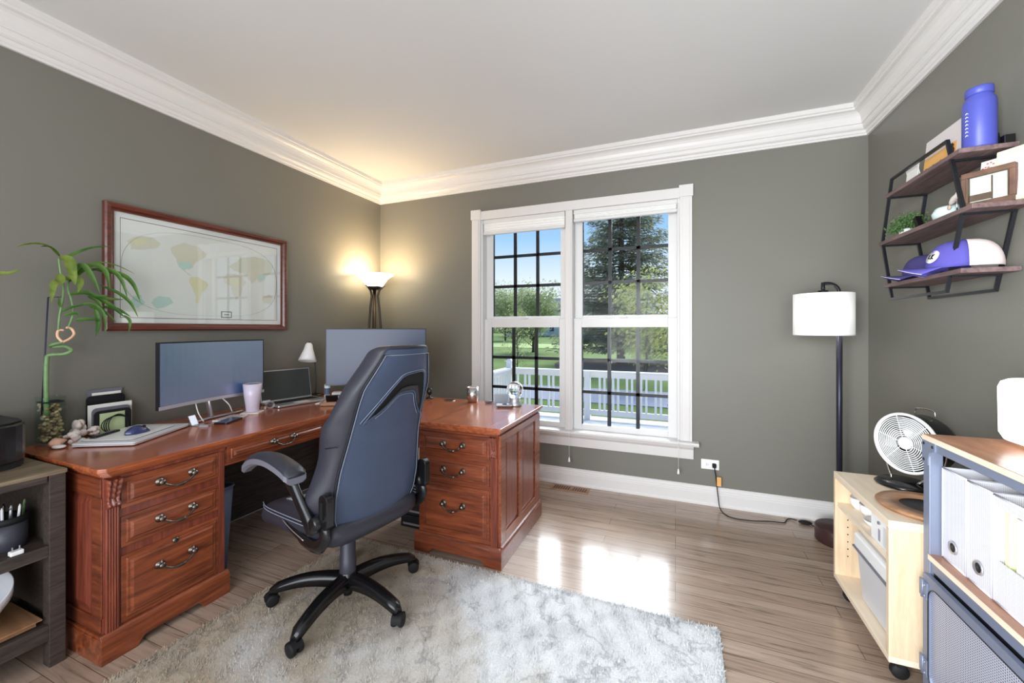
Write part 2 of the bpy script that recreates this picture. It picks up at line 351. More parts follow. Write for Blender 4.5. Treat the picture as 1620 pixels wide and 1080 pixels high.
def single(name, mb, mats, label, cat, loc=(0, 0, 0), rz=0, group=None, kind=None, **kw):
    o = mesh_obj(name, mb, mats, **kw); o.location = loc; o.rotation_euler = (0, 0, R_(rz)); tag(o, label, cat, group, kind); return o
def struct(name, mb, mats, **kw):
    o = mesh_obj(name, mb, mats, **kw); o['kind'] = 'structure'; return o
def tr(x, y, z, rz=0, rx=0, ry=0):
    return Matrix.Translation((x, y, z)) @ Matrix.Rotation(R_(rz), 4, 'Z') @ Matrix.Rotation(R_(ry), 4, 'Y') @ Matrix.Rotation(R_(rx), 4, 'X')
def smoothpath(pts, n=6):
    P = [Vector(p) for p in pts]; out = []
    for i in range(len(P) - 1):
        a, b, c, d = P[max(i - 1, 0)], P[i], P[i + 1], P[min(i + 2, len(P) - 1)]
        for k in range(n):
            t = k / n; out.append(.5 * ((2 * b) + (c - a) * t + (2 * a - 5 * b + 4 * c - d) * t * t + (3 * b - 3 * c + d - a) * t ** 3))
    out.append(P[-1]); return out

# ------------------------------------------------------------ the room
LX, RX, BY, FY, CZ = -2.79, 1.168, 3.32, -1.5, 2.74
struct('floor', MB().box(LX - .2, RX + .2, FY, BY + .12, -.1, 0), 'oak_floor')
struct('ceiling', MB().box(LX - .2, RX + .2, FY, BY + .2, CZ, CZ + .1), 'ceiling_paint')
struct('wall_left', MB().box(LX - .15, LX, FY, BY + .14, 0, CZ), 'wall_paint')
struct('wall_right', MB().box(RX, RX + .15, FY, BY + .14, 0, CZ), 'wall_paint')
OX0, OX1, OZ0, OZ1 = -1.65, .035, .44, 2.31
b = MB()
b.box(LX, OX0, BY, BY + .14, 0, CZ); b.box(OX1, RX, BY, BY + .14, 0, CZ); b.box(OX0, OX1, BY, BY + .14, 0, OZ0); b.box(OX0, OX1, BY, BY + .14, OZ1, CZ)
struct('wall_back', b, 'wall_paint')
b = MB(); b.box(LX, -2.2, FY - .12, FY, 0, CZ); b.box(1.16, RX, FY - .12, FY, 0, CZ); b.box(-2.2, 1.16, FY - .12, FY, 2.35, CZ)
struct('wall_front', b, 'wall_paint')

def sweep(prof):   # profile (distance from wall, z) run along left, back and right walls with mitred corners
    out = []
    for seg in ('left', 'back', 'right'):
        vs = []; n = len(prof)
        for d, z in prof:
            if seg == 'left': vs += [(LX + d, FY, z), (LX + d, BY - d, z)]
            elif seg == 'back': vs += [(LX + d, BY - d, z), (RX - d, BY - d, z)]
            else: vs += [(RX - d, BY - d, z), (RX - d, FY, z)]
        m = MB(); m.add(vs, [(2 * i, 2 * i + 1, 2 * i + 3, 2 * i + 2) for i in range(n - 1)]); out.append((seg, m))
    return out
crown = [(0, 2.56), (.014, 2.56), (.016, 2.572), (.022, 2.576), (.024, 2.588), (.026, 2.592)] + \
        [(.026 + .022 * math.sin(R_(a)), 2.592 + .032 * (1 - math.cos(R_(a)))) for a in (20, 45, 70, 90)] + [(.055, 2.626), (.056, 2.634)] + \
        [(.056 + .044 * (1 - math.cos(R_(a))), 2.634 + .062 * math.sin(R_(a))) for a in (15, 35, 55, 75, 90)] + [(.106, 2.698), (.107, 2.708), (.116, 2.712), (.118, 2.738), (.118, CZ)]
for i, (seg, m) in enumerate(sweep(crown)): struct('trim_%d' % (i + 1), m, 'trim_paint')
base = [(.026, 0), (.026, .012), (.020, .022), (.016, .024), (.016, .085), (.013, .090), (.013, .098), (.010, .104), (.010, .112), (.006, .120), (.005, .134), (0, .136)]
for seg, m in sweep(base): struct('baseboard_' + seg, m, 'trim_paint')

# window casing
b = MB(); y0 = BY - .022
b.box(-1.731, -1.645, y0, BY, .455, 2.30); b.box(.030, .116, y0, BY, .455, 2.30)
b.box(-1.645, .030, y0, BY, 2.285, 2.362)
b.box(-1.738, -1.640, y0 - .008, BY, 2.29, 2.378); b.box(.025, .123, y0 - .008, BY, 2.29, 2.378)
for x in (-1.715, .046): b.box(x, x + .054, y0 - .005, y0, .46, 2.28)
b.box(-.855, -.795, BY - .012, BY + .12, .44, 2.31)
struct('trim_4', b, 'trim_paint', bevel=.003)
b = MB()
b.prism([(BY + .10, .432), (BY - .075, .432), (BY - .082, .445), (BY - .075, .458), (BY + .10, .458)], -1.79, .160, T=Matrix(((0, 0, 1, 0), (1, 0, 0, 0), (0, 1, 0, 0), (0, 0, 0, 1))))
b.prism([(BY, .325), (BY - .02, .325), (BY - .022, .35), (BY - .024, .395), (BY - .045, .415), (BY - .052, .432), (BY, .432)], -1.765, .125, T=Matrix(((0, 0, 1, 0), (1, 0, 0, 0), (0, 1, 0, 0), (0, 0, 0, 1))))
struct('trim_5', b, 'trim_paint')
b = MB()   # jamb liner
b.box(OX0, OX0 + .022, BY, BY + .14, OZ0, OZ1); b.box(OX1 - .022, OX1, BY, BY + .14, OZ0, OZ1); b.box(OX0, OX1, BY, BY + .14, OZ1 - .02, OZ1); b.box(OX0, OX1, BY + .05, BY + .14, OZ0, OZ0 + .02)
struct('trim_6', b, 'vinyl_white')
def window_unit(name, x0, x1):
    root = thing(name, None, None, ((x0 + x1) / 2, BY + .06, .44), kind='structure')
    def sash(nm, z0, z1, y, st, bt, tp):
        b = MB(); b.box(x0, x0 + st, y, y + .035, z0, z1); b.box(x1 - st, x1, y, y + .035, z0, z1); b.box(x0 + st, x1 - st, y, y + .035, z0, z0 + bt); b.box(x0 + st, x1 - st, y, y + .035, z1 - tp, z1)
        part(nm, b, 'vinyl_white', root, world=True, bevel=.003)
        gx0, gx1, gz0, gz1 = x0 + st, x1 - st, z0 + bt, z1 - tp
        part('pane', MB().box(gx0, gx1, y + .012, y + .014, gz0, gz1), 'pane_glass', root, world=True)
        g = MB(); yy = y + .016
        for k in (1, 2):
            xc = gx0 + (gx1 - gx0) * k / 3; g.box(xc - .015, xc + .015, yy, yy + .010, gz0, gz1)
            zc = gz0 + (gz1 - gz0) * k / 3; g.box(gx0, gx1, yy, yy + .010, zc - .013, zc + .013)
        g.box(gx0, gx0 + .008, yy, yy + .01, gz0, gz1)
        part('muntin_grid', g, 'grid_black', root, world=True)
    sash('upper_sash', 1.355, 2.29, BY + .080, .066, .055, .06)
    sash('lower_sash', .445, 1.385, BY + .042, .066, .055, .075)
    part('sash_lock', MB().box((x0 + x1) / 2 - .03, (x0 + x1) / 2 + .03, BY + .03, BY + .06, 1.385, 1.398), 'vinyl_white', root, world=True, bevel=.003)
    return root
window_unit('window_1', -1.628, -.855); window_unit('window_2', -.795, .013)
# cellular shades pulled right up, with cords
for i, (x0, x1, z0, z1, lab, cx) in enumerate(((-1.625, -.862, 2.150, 2.285, 'white pleated shade pulled up on the window nearer the torch lamp', -.803),
                                            (-.788, .012, 2.188, 2.285, 'white pleated shade pulled up on the window nearer the drum floor lamp', .020))):
    r = thing('pleated_shade', lab, 'window shade', ((x0 + x1) / 2, BY + .02, z0), group='pleated shades at the tops of the two windows')
    part('headrail', MB().box(x0, x1, BY - .004, BY + .04, z1 - .035, z1), 'vinyl_white', r, world=True, bevel=.004)
    p = MB(); n = 7; zz = [z0 + .022 + (z1 - .035 - z0 - .022) * k / n for k in range(n + 1)]
    rows = [[(x, BY + .018 + (.016 if k % 2 else .006) * sgn, z) for x in (x0 + .004, x1 - .004)] for sgn in (-1,) for k, z in enumerate(zz)]
    p.grid(rows, smooth=False); p.box(x0 + .004, x1 - .004, BY + .012, BY + .026, z0 + .02, z1 - .03)
    part('pleated_fabric', p, 'white_matte', r, world=True)
    part('bottom_rail', MB().box(x0, x1, BY - .002, BY + .036, z0, z0 + .024), 'vinyl_white', r, world=True, bevel=.005)
    cz = .250 if i == 0 else .262
    part('pull_cord', MB().tube([(cx, BY + .0, z1 - .02), (cx, BY - .03, 2.1), (cx, BY - .095, .47), (cx, BY - .09, cz)], .0013, 6), 'white_matte', r, world=True)
    part('cord_tassel', MB().lathe([(0, 0), (.008, .001), (.009, .008), (.005, .034), (.002, .040), (0, .041)], 12, tr(cx, BY - .09, cz - .036)), 'white_gloss', r, world=True)

# floor vent, outlet
b = MB(); b.box(-.945, -.640, 3.165, 3.270, 0, .004)
for k in range(14):
    if k == 7: continue
    x = -.925 + k * .0195
    b.add([(x, 3.185, .0055), (x + .009, 3.185, .0055), (x + .014, 3.25, .0055), (x + .005, 3.25, .0055)], [(0, 1, 2, 3)], 1)
single('floor_vent', b, ['ring_wood', 'vent_brown'], 'slotted wooden floor vent set in the floorboards below the window', 'vent')
r = thing('wall_outlet', 'white electrical outlet low on the wall beside the window', 'outlet', (.237, BY, .297))
part('cover_plate', MB().box(-.060, .060, -.006, 0, -.036, .036), 'outlet_white', r, bevel=.003)
for x in (-.022, .022):
    f = MB(); f.prism(rrect(-.017, .017, -.014, .014, .008), 0, .003, tr(x, -.006, 0, rx=90))
    rc = part('receptacle', f, 'outlet_white', r)
    g = MB()
    for dz in (-.005, .005): g.box(x - .006, x + .004, -.0098, -.009, dz - .001, dz + .001)
    g.sphere((x + .010, -.0092, 0), (.002, .0008, .002), 8, 6)
    part('slot', g, 'rubber', rc)

# ------------------------------------------------------------ outdoors
def leafcloud(b, n, fn, size, mi=0, flat=.0):
    for _ in range(n):
        c = Vector(fn()); a = Vector((random.gauss(0, 1), random.gauss(0, 1), random.gauss(0, 1))).normalized(); q = a.orthogonal().normalized(); s_ = size * random.uniform(.5, 1.3)
        t_ = a.cross(q); b.add([c - q * s_, c + t_ * s_ * .5, c + q * s_, c - t_ * s_ * .5], [(0, 1, 2, 3)], mi)
G0 = -1.0
b = MB(); rows = []
for j in range(24):
    y = 4.0 + (j / 23) ** 2 * 190; z = G0 + (0 if y < 30 else min((y - 30) * .012, 1.4)); rows.append([(-160 + 20 * i, y, z) for i in range(17)])
b.grid(rows); struct('ground', b, 'grass')
single('garden_path', MB().box(-30, 20, 12.5, 15.5, G0 + .005, G0 + .02), 'asphalt', 'grey paved path crossing the lawn behind the deck railing', 'path')
def zg(y): return G0 + (0 if y < 30 else min((y - 30) * .012, 1.4))
b = MB(); rows = [[(x, 44 + math.sin(x * .11) * 2 + j * 3.0, zg(44 + math.sin(x * .11) * 2 + j * 3.0) + .03) for x in range(-90, 10, 4)] for j in range(4)]
b.grid(rows); single('mown_strip', b, 'grass_light', 'pale mown strip of grass across the far lawn', 'grass')
b = MB(); b.add([(-3.4 + 3.9 * math.cos(a) * (1 + .1 * math.sin(3 * a)), 25.5 + 5.5 * math.sin(a), G0 + .03) for a in [k * .2618 for k in range(24)]], [tuple(range(24))])
single('mulch_bed', b, 'mulch', 'brown mulch bed under the big spruce', 'mulch')
DZ = -.42
b = MB()
for k in range(31): b.box(-3.35, 3.0, 3.47 + k * .145, 3.47 + k * .145 + .139, DZ - .03, DZ)
struct('deck_floor', b, 'deck_paint')
rl = thing('deck_railing', 'white painted wooden railing around the deck outside', 'railing', (-3.17, 7.72, DZ))
RY, RXL, ZT = 7.72, -3.17, .50
part('top_rail', MB().box(RXL - .06, 3.0, RY - .07, RY + .07, ZT - .035, ZT).box(RXL, 3.0, RY - .02, RY + .02, ZT - .13, ZT - .035), 'rail_white', rl, world=True, bevel=.006)
part('top_rail', MB().box(RXL - .07, RXL + .07, 3.5, RY, ZT - .036, ZT - .001).box(RXL - .02, RXL + .02, 3.5, RY, ZT - .13, ZT - .035), 'rail_white', rl, world=True)
part('bottom_rail', MB().box(RXL, 3.0, RY - .02, RY + .02, DZ + .08, DZ + .18), 'rail_white', rl, world=True)
part('bottom_rail', MB().box(RXL - .02, RXL + .02, 3.5, RY, DZ + .08, DZ + .18), 'rail_white', rl, world=True)
for x, y, h in ((RXL, RY, ZT + .12), (-1.56, RY, ZT - .03), (.35, RY, ZT - .03), (2.3, RY, ZT - .03), (RXL, 5.6, ZT - .03)):
    p = MB().box(x - .055, x + .055, y - .055, y + .055, DZ, h)
    if h > ZT: p.box(x - .07, x + .07, y - .07, y + .07, h, h + .02).frustum((x - .06, x + .06, y - .06, y + .06), (x - .01, x + .01, y - .01, y + .01), h + .02, h + .07)
    part('post', p, 'rail_white', rl, world=True)
proto = MB().box(-.019, .019, -.019, .019, 0, ZT - .13 - DZ - .18)
pb = None
locs = [(RXL + .18 + k * .125 + (.035 if k % 2 else 0), RY) for k in range(48)] + [(RXL, 3.62 + k * .13) for k in range(31)]
for x, y in locs:
    if any(abs(x - q) < .085 and abs(y - RY) < .1 for q in (-1.56, .35, 2.3)): continue
    if pb is None: pb = mesh_obj('baluster', proto, 'rail_white'); o = pb
    else: o = pb.copy(); col.objects.link(o)
    o.parent = rl; o.location = (x - RXL, y - RY, .18)
# purple garden chair on the deck
r = thing('garden_chair', 'purple plastic garden chair on the deck by the railing', 'chair', (.24, 6.2, DZ), rz=100)
part('seat', MB().box(-.27, .27, -.25, .25, .34, .38), 'purple_plastic', r, bevel=.01)
part('backrest', MB().box(-.27, .27, .25, .28, .40, .88, T=None), 'purple_plastic', r, bevel=.01)
for sx_ in (-1, 1):
    part('arm', MB().box(sx_ * .30 - .05, sx_ * .30 + .05, -.30, .30, .56, .585), 'purple_plastic', r, bevel=.008)
    for yy in (-.26, .24): part('leg', MB().box(sx_ * .27 - .03, sx_ * .27 + .03, yy - .04, yy + .04, 0, .56), 'purple_plastic', r, bevel=.006)
# big spruce
def spruce(name, x, y, h, rad, n, label, zb=None, mt='spruce', seed=1):
    random.seed(seed); zb = zg(y) if zb is None else zb
    r = thing(name, label, 'tree', (x, y, zb))
    part('trunk', MB().tube([(0, 0, 0), (.05, 0, h * .5), (0, 0, h * .95)], [.28, .16, .03], 10), 'bark', r)
    br = MB(); fo = MB()
    for i in range(n):
        t = random.random() ** 1.2; z = 1.1 + t * (h - 1.3); L_ = rad * (1 - t) ** .75 * random.uniform(.7, 1.1) + .25; a = random.uniform(0, 2 * math.pi); ca, sa = math.cos(a), math.sin(a)
        pts = [Vector((ca * L_ * u, sa * L_ * u, z - L_ * .12 * u + L_ * .10 * u * u)) for u in (0, .3, .6, 1)]
        br.tube(pts, [.035, .025, .015, .005], 5)
        for k in range(int(26 + L_ * 16)):
            u = random.uniform(.15, 1.05); q = Vector((ca * L_ * u, sa * L_ * u, z - L_ * .12 * u + L_ * .10 * u * u))
            side = Vector((-sa, ca, 0)) * random.gauss(0, .24) * (1.15 - u * .6); d = (Vector((ca, sa, 0)) * .8 + side * 2 + Vector((0, 0, random.uniform(-.7, .1)))).normalized()
            q += side + Vector((0, 0, random.uniform(-.22, .05))); L2 = random.uniform(.12, .26); wv = d.cross(Vector((random.gauss(0, 1), random.gauss(0, 1), 1))).normalized() * random.uniform(.025, .05)
            fo.add([q - wv, q + wv, q + wv * .5 + d * L2, q - wv * .5 + d * L2], [(0, 1, 2, 3)])
    part('branches', br, 'bark', r); part('needles', fo, mt, r)
    return r
spruce('spruce_tree', -3.35, 27.5, 15.5, 4.1, 620, 'tall dark spruce tree on the lawn, filling the window nearer the drum floor lamp', seed=3)
def tree(name, x, y, h, rad, n, label, mt, leaf=.09, trunk=.12, seed=1, low=.3, group=None, barky='bark', asp=1.0):
    random.seed(seed); r = thing(name, label, 'tree', (x, y, zg(y)), group=group)
    br = MB(); br.tube([(0, 0, 0), (.04, .02, h * .4), (0, .05, h * .75)], [trunk, trunk * .7, trunk * .2], 8); tips = []
    for i in range(34):
        z = h * random.uniform(low * .8, .8); a = random.uniform(0, 6.283); L_ = rad * random.uniform(.5, 1); zz = z + L_ * random.uniform(.3, .9)
        e_ = Vector((math.cos(a) * L_, math.sin(a) * L_, min(zz, h))); br.tube([(0, 0, z * .8), tuple(e_ * .5 + Vector((0, 0, z * .42))), tuple(e_)], [trunk * .3, trunk * .15, trunk * .04], 5); tips += [e_, (e_ + Vector((0, 0, z * .8))) * .6]
        for q in range(4):
            d = e_ * random.uniform(.5, 1.0); d.z = z * .8 + (e_.z - z * .8) * .8; g = d + Vector((random.gauss(0, rad * .22), random.gauss(0, rad * .22), random.uniform(0, rad * .5))); br.tube([tuple(d), tuple(g)], [trunk * .07, trunk * .02], 4); tips.append(g)
    part('branches', br, barky, r)
    if n:
        fo = MB()
        def f():
            t_ = random.choice(tips); return (t_.x + random.gauss(0, rad * .17), t_.y + random.gauss(0, rad * .17), max(h * low, t_.z + random.gauss(0, rad * .17) * asp))
        leafcloud(fo, n, f, leaf); part('foliage', fo, mt, r)
    return r
tree('young_tree', -1.05, 16.2, 4.6, 1.25, 2600, 'young tree with sparse yellow-green leaves in front of the spruce', 'spring_leaf', .075, .05, 11, .12)
tree('leafy_tree', -12.4, 36, 5.9, 2.4, 6500, 'leafy pale green tree on the far lawn beside the window mullion', 'tree_leaf', .13, .14, 5, .12)
tree('leafy_tree', -25.4, 60, 7.4, 3.7, 7000, 'rounded green tree in the middle of the far lawn view', 'tree_leaf', .16, .16, 6, .10)
tree('bare_tree', -27.5, 68, 9.6, 3.9, 700, 'nearly bare twiggy tree farthest across the lawn', 'tree_leaf', .12, .14, 8, .2, barky='bare_twig')
tree('sapling', -6.4, 16.4, 3.3, .7, 500, 'thin sapling at the outer edge of the window by the torch lamp', 'spring_leaf', .05, .025, 9, .2)
spruce('small_pine', -28.8, 76, 5.5, 3.6, 200, 'low dark pine in front of the far houses', seed=12)
spruce('small_pine', -17.0, 76, 6.0, 3.2, 200, 'dark pine on the far lawn left of the spruce trunk', seed=14)
random.seed(21)
b = MB(); 
for k in range(26):
    x = -95 + k * 5.4; y = 112 + random.uniform(-4, 4); rr = random.uniform(3, 5)
    leafcloud(b, 330, lambda: (x + random.gauss(0, rr * .6), y + random.gauss(0, 2), zg(y) + abs(random.gauss(0, rr * .55))), .55)
single('tree_line', b, 'tree_leaf', 'hazy line of distant green trees along the horizon', 'trees', kind='stuff')
def house(x, y, w_, d_, h, rf, label, rz):
    r = thing('house', label, 'house', (x, y, zg(y)), rz=rz, group='pale houses beyond the lawn')
    part('wall', MB().box(-w_ / 2, w_ / 2, -d_ / 2, d_ / 2, 0, h), 'siding', r)
    part('roof', MB().prism([(-d_ / 2 - .5, 0), (d_ / 2 + .5, 0), (0, rf)], -w_ / 2 - .4, w_ / 2 + .4, Matrix.Translation((0, 0, h)) @ Matrix(((0, 0, 1, 0), (1, 0, 0, 0), (0, 1, 0, 0), (0, 0, 0, 1)))), 'roofing', r)
    for zc in (1.6, 4.4):
        for k in range(4):
            xc = -w_ / 2 + w_ * (k + .5) / 4
            wn = part('window', MB().box(xc - .6, xc + .6, -d_ / 2 - .08, -d_ / 2, zc - .7, zc + .7), 'white_matte', r)
            part('pane', MB().box(xc - .5, xc + .5, -d_ / 2 - .1, -d_ / 2 - .08, zc - .6, zc + .6), 'house_window', wn)
house(-47, 84, 13, 9, 5.6, 3.6, 'pale two-storey house farthest toward the edge of the window', 12)
house(-29, 88, 12, 9, 5.4, 3.0, 'pale house with grey roof behind the low dark pine', 0)
house(-14, 90, 12, 9, 5.2, 3.0, 'pale house glimpsed past the leafy tree by the mullion', -6)
random.seed(7)

# ------------------------------------------------------------ rug
RQ = [(-1.83, 1.955), (.175, 1.945), (.14, -.9), (-2.06, -.6)]
def rugp(u, v):
    a = Vector(RQ[0]).lerp(Vector(RQ[1]), u); c = Vector(RQ[3]).lerp(Vector(RQ[2]), u); return a.lerp(c, v)
b = MB()
rows = [[(*(rugp(i / 60, j / 70)), .012 + (.004 * math.sin(i * 1.7) * math.sin(j * 1.3) if 0 < i < 60 and 0 < j < 70 else -.006)) for i in range(61)] for j in range(71)]
b.grid(rows); base_n = len(b.f)
vs, fs = [], []
for k in range(135000):
    u = random.random(); v = random.random() * .62; p = rugp(u, v); a = random.uniform(0, 6.283); l = random.uniform(.006, .015); wd = .0022
    dx, dy = math.cos(a), math.sin(a); h = random.uniform(.013, .021); q = len(vs)
    vs += [(p.x - dy * wd, p.y + dx * wd, .008), (p.x + dy * wd, p.y - dx * wd, .008), (p.x + dx * l, p.y + dy * l, h)]; fs.append((q, q + 1, q + 2))
b.add(vs, fs)
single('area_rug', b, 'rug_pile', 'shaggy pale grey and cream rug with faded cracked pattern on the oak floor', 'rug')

# ------------------------------------------------------------ desk
desk = thing('executive_desk', 'L-shaped cherry wood desk with carved pilasters and antique metal drawer pulls', 'desk', (-2.4, 1.8, 0))
def pull(parent, c, axis, span=.125):   # axis 'x': on a face looking to +x ; 'y': on a face looking to -y
    m = MB(); c = Vector(c); out = Vector((1, 0, 0)) if axis == 'x' else Vector((0, -1, 0)); side = Vector((0, 1, 0)) if axis == 'x' else Vector((1, 0, 0))
    for s_ in (-1, 1):
        p = c + side * s_ * span / 2
        T = Matrix.Translation(p) @ (Matrix.Rotation(R_(90), 4, 'Y') if axis == 'x' else Matrix.Rotation(R_(90), 4, 'X'))
        m.lathe([(0, .0), (.0165, .0), (.0175, .003), (.013, .006), (.008, .009), (.007, .016), (.011, .019), (.013, .024), (.010, .029), (0, .031)], 16, T)
    pts = []
    for k in range(13):
        t = -1 + k / 6; pts.append(c + side * t * span / 2 + out * (.024 + .006 * (1 - t * t)) - Vector((0, 0, .030 * (1 - t * t) ** .8)))
    rr = [.0035 + (.0025 if k in (5, 6, 7) else 0) + .0012 * abs(math.sin(k * 1.1)) for k in range(13)]
    m.tube(smoothpath(pts, 2), [rr[min(12, i // 2)] for i in range(25)], 8)
    return part('pull', m, 'brushed_nickel', parent, world=True)
def drawer(face, a0, a1, z0, z1, pulls=True, lock=False, wd='cherry'):
    # face = ('x', X) looking +x, a = y range; ('y', Y) looking -y, a = x range
    ax, c = face; m = MB(); d0, d1 = .002, .016
    def fr(r0, h0, r1, h1):
        if ax == 'x':
            vs = [(c + h, y, z) for r, h in ((r0, h0), (r1, h1)) for z in (r[2], r[3]) for y in (r[0], r[1])]
        else:
            vs = [(x, c - h, z) for r, h in ((r0, h0), (r1, h1)) for z in (r[2], r[3]) for x in (r[0], r[1])]
        m.add(vs, [(0, 2, 3, 1), (4, 5, 7, 6), (0, 1, 5, 4), (2, 6, 7, 3), (0, 4, 6, 2), (1, 3, 7, 5)])
    fr((a0, a1, z0, z1), -.01, (a0, a1, z0, z1), .006)
    i = .014; fr((a0 + i, a1 - i, z0 + i, z1 - i), .006, (a0 + i + .004, a1 - i - .004, z0 + i + .004, z1 - i - .004), .012)
    i = .026; fr((a0 + i, a1 - i, z0 + i, z1 - i), .0121, (a0 + i + .010, a1 - i - .010, z0 + i + .008, z1 - i - .008), .018)
    d = part('drawer', m, wd, desk, world=True, bevel=.0015)
    am = (a0 + a1) / 2; zm = (z0 + z1) / 2 + (.0 if z1 - z0 < .2 else .03)
    if pulls: pull(d, (c + .018, am, zm + .008) if ax == 'x' else (am, c - .018, zm + .008), ax)
    if lock:
        T = (Matrix.Translation((c + .012, am, z1 - .022)) @ Matrix.Rotation(R_(90), 4, 'Y')) if ax == 'x' else (Matrix.Translation((am, c - .012, z1 - .022)) @ Matrix.Rotation(R_(90), 4, 'X'))
        part('lock', MB().lathe([(0, .008), (.009, .008), (.0125, .005), (.0125, 0)], 16, T), 'brushed_nickel', d, world=True)
    return d
# desktop: L shape with moulded edge, drawn as stacked outlines
def ltop(o, z0, z1, m):
    x1, y0_, xr, yf, yb, xl = -2.028 + o, .838 - o, -.868 + o, 1.985 - o, 2.725 + o * .5, -2.775
    m.prism([(xl, y0_), (x1 - .02, y0_), (x1, y0_ + .02), (x1, yf), (xr, yf), (xr, yb), (xl, yb)], z0, z1)
m = MB(); ltop(0, .742, .760, m); ltop(-.006, .734, .742, m); ltop(-.014, .724, .734, m); ltop(-.026, .714, .724, m)
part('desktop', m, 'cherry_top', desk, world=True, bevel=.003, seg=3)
# near pedestal
XF, Y0, Y1 = -2.062, .862, 1.315
m = MB(); m.box(-2.73, XF, Y0, Y1, .02, .716); m.box(XF - .005, XF + .012, Y0 + .05, Y1, .703, .716)
m.box(XF, XF + .006, 1.288, 1.315, .10, .715)
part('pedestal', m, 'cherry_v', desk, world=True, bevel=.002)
def plinth_mb(face):
    m = MB()
    if face == 'near':
        T = Matrix(((0, 0, 1, 0), (1, 0, 0, 0), (0, 1, 0, 0), (0, 0, 0, 1)))
        a, b_ = .848, 1.330
        arch = [(a, 0), (a + .115, 0)] + [(a + .115 + .03 * t, .032 * math.sin(t * 1.57)) for t in (.25, .5, .75, 1)] + [(b_ - .115 - .03 * t, .032 * math.sin(t * 1.57)) for t in (1, .75, .5, .25)] + [(b_ - .115, 0), (b_, 0), (b_, .095), (a, .095)]
        m.prism(arch, XF, XF + .022, T); m.box(-2.74, XF + .0, a, a + .014, 0, .095); m.box(-2.74, XF, b_ - .014, b_, 0, .095)
        m.prism([(XF, .095), (XF + .022, .095), (XF + .016, .105), (XF + .008, .112), (XF, .114)], a, b_, Matrix(((1, 0, 0, 0), (0, 0, 1, 0), (0, 1, 0, 0), (0, 0, 0, 1))))
        m.box(-2.74, XF, a + .004, Y0, .095, .106)
    else:
        T = Matrix(((1, 0, 0, 0), (0, 0, 1, 0), (0, 1, 0, 0), (0, 0, 0, 1)))
        a, b_ = -1.425, -.866
        arch = [(a, 0), (a + .10, 0)] + [(a + .10 + .03 * t, .030 * math.sin(t * 1.57)) for t in (.25, .5, .75, 1)] + [(b_ - .10 - .03 * t, .030 * math.sin(t * 1.57)) for t in (1, .75, .5, .25)] + [(b_ - .10, 0), (b_, 0), (b_, .095), (a, .095)]
        m.prism(arch, 1.990, 2.012, T); m.box(b_ - .022, b_, 2.012, 2.70, 0, .095); m.box(a, a + .02, 2.012, 2.70, 0, .095)
        m.prism([(2.010, .095), (1.990, .095), (1.996, .105), (2.004, .112), (2.012, .114)], a, b_, Matrix(((0, 0, 1, 0), (1, 0, 0, 0), (0, 1, 0, 0), (0, 0, 0, 1))))
        m.prism([(b_ - .026, .095), (b_, .095), (b_ - .006, .105), (b_ - .014, .112), (b_ - .026, .114)], 1.990, 2.70, Matrix(((1, 0, 0, 0), (0, 0, 1, 0), (0, 1, 0, 0), (0, 0, 0, 1))))
    return m
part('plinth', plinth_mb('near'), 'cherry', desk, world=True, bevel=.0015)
drawer(('x', XF), .915, 1.287, .578, .700); drawer(('x', XF), .915, 1.287, .422, .545); drawer(('x', XF), .915, 1.287, .122, .388, lock=True)
def pilaster(face, a0, a1):
    m = MB(); k = 5; n = 60; pts = []
    for i in range(n + 1):
        t = i / n; pts.append((a0 + (a1 - a0) * t, .008 + .0035 * abs(math.sin(math.pi * k * t)) ** .7))
    prof = [(a0, 0)] + pts + [(a1, 0)]
    if face[0] == 'x':
        c = face[1]; T = Matrix(((0, 1, 0, c), (1, 0, 0, 0), (0, 0, 1, 0), (0, 0, 0, 1)))
    else:
        c = face[1]; T = Matrix(((1, 0, 0, 0), (0, -1, 0, c), (0, 0, 1, 0), (0, 0, 0, 1)))
    m.prism(prof, .112, .60, T); p = part('pilaster', m, 'cherry_v', desk, world=True)
    # carved acanthus corbel
    m = MB(); w_ = a1 - a0; rows = []
    for j in range(25):
        t = j / 24; z = .712 - t * .118; out = .030 * (1 - t) ** 1.2 + .010 + .016 * math.exp(-((t - .88) / .09) ** 2); rows.append([])
        for i in range(17):
            u = i / 16; g = .0035 * math.sin(u * 6.283 * 2.5 + t * 4 * (u - .5)) + .002 * math.sin(t * 34 + abs(u - .5) * 9)
            v = Vector((a0 - .002 + (w_ + .004) * u, (out + g) if 0 < i < 16 else 0, z)); rows[-1].append(T @ v)
    m.grid(rows); part('corbel', m, 'cherry_v', p, 'carved leaf corbel', world=True)
pilaster(('x', XF), .866, .908)
# near side panel (facing the camera) : frame with raised field
m = MB(); m.box(-2.70, -2.07, Y0 - .006, Y0, .114, .17); m.box(-2.70, -2.07, Y0 - .006, Y0, .64, .714); m.box(-2.70, -2.64, Y0 - .006, Y0, .17, .64); m.box(-2.13, -2.062, Y0 - .006, Y0, .17, .64)
part('side_frame', m, 'cherry_x', desk, world=True, bevel=.002)
def field(x0, x1, z0, z1, y):
    m = MB(); vs = [(x, y_, z) for r, y_ in (((x0, x1, z0, z1), y), ((x0 + .03, x1 - .03, z0 + .03, z1 - .03), y - .008)) for z in r[2:] for x in r[:2]]
    return m.add(vs, [(4, 5, 7, 6), (0, 1, 5, 4), (2, 6, 7, 3), (0, 4, 6, 2), (1, 3, 7, 5)])
part('side_panel', field(-2.63, -2.14, .18, .63, Y0 + .001), 'cherry_v', desk, world=True)
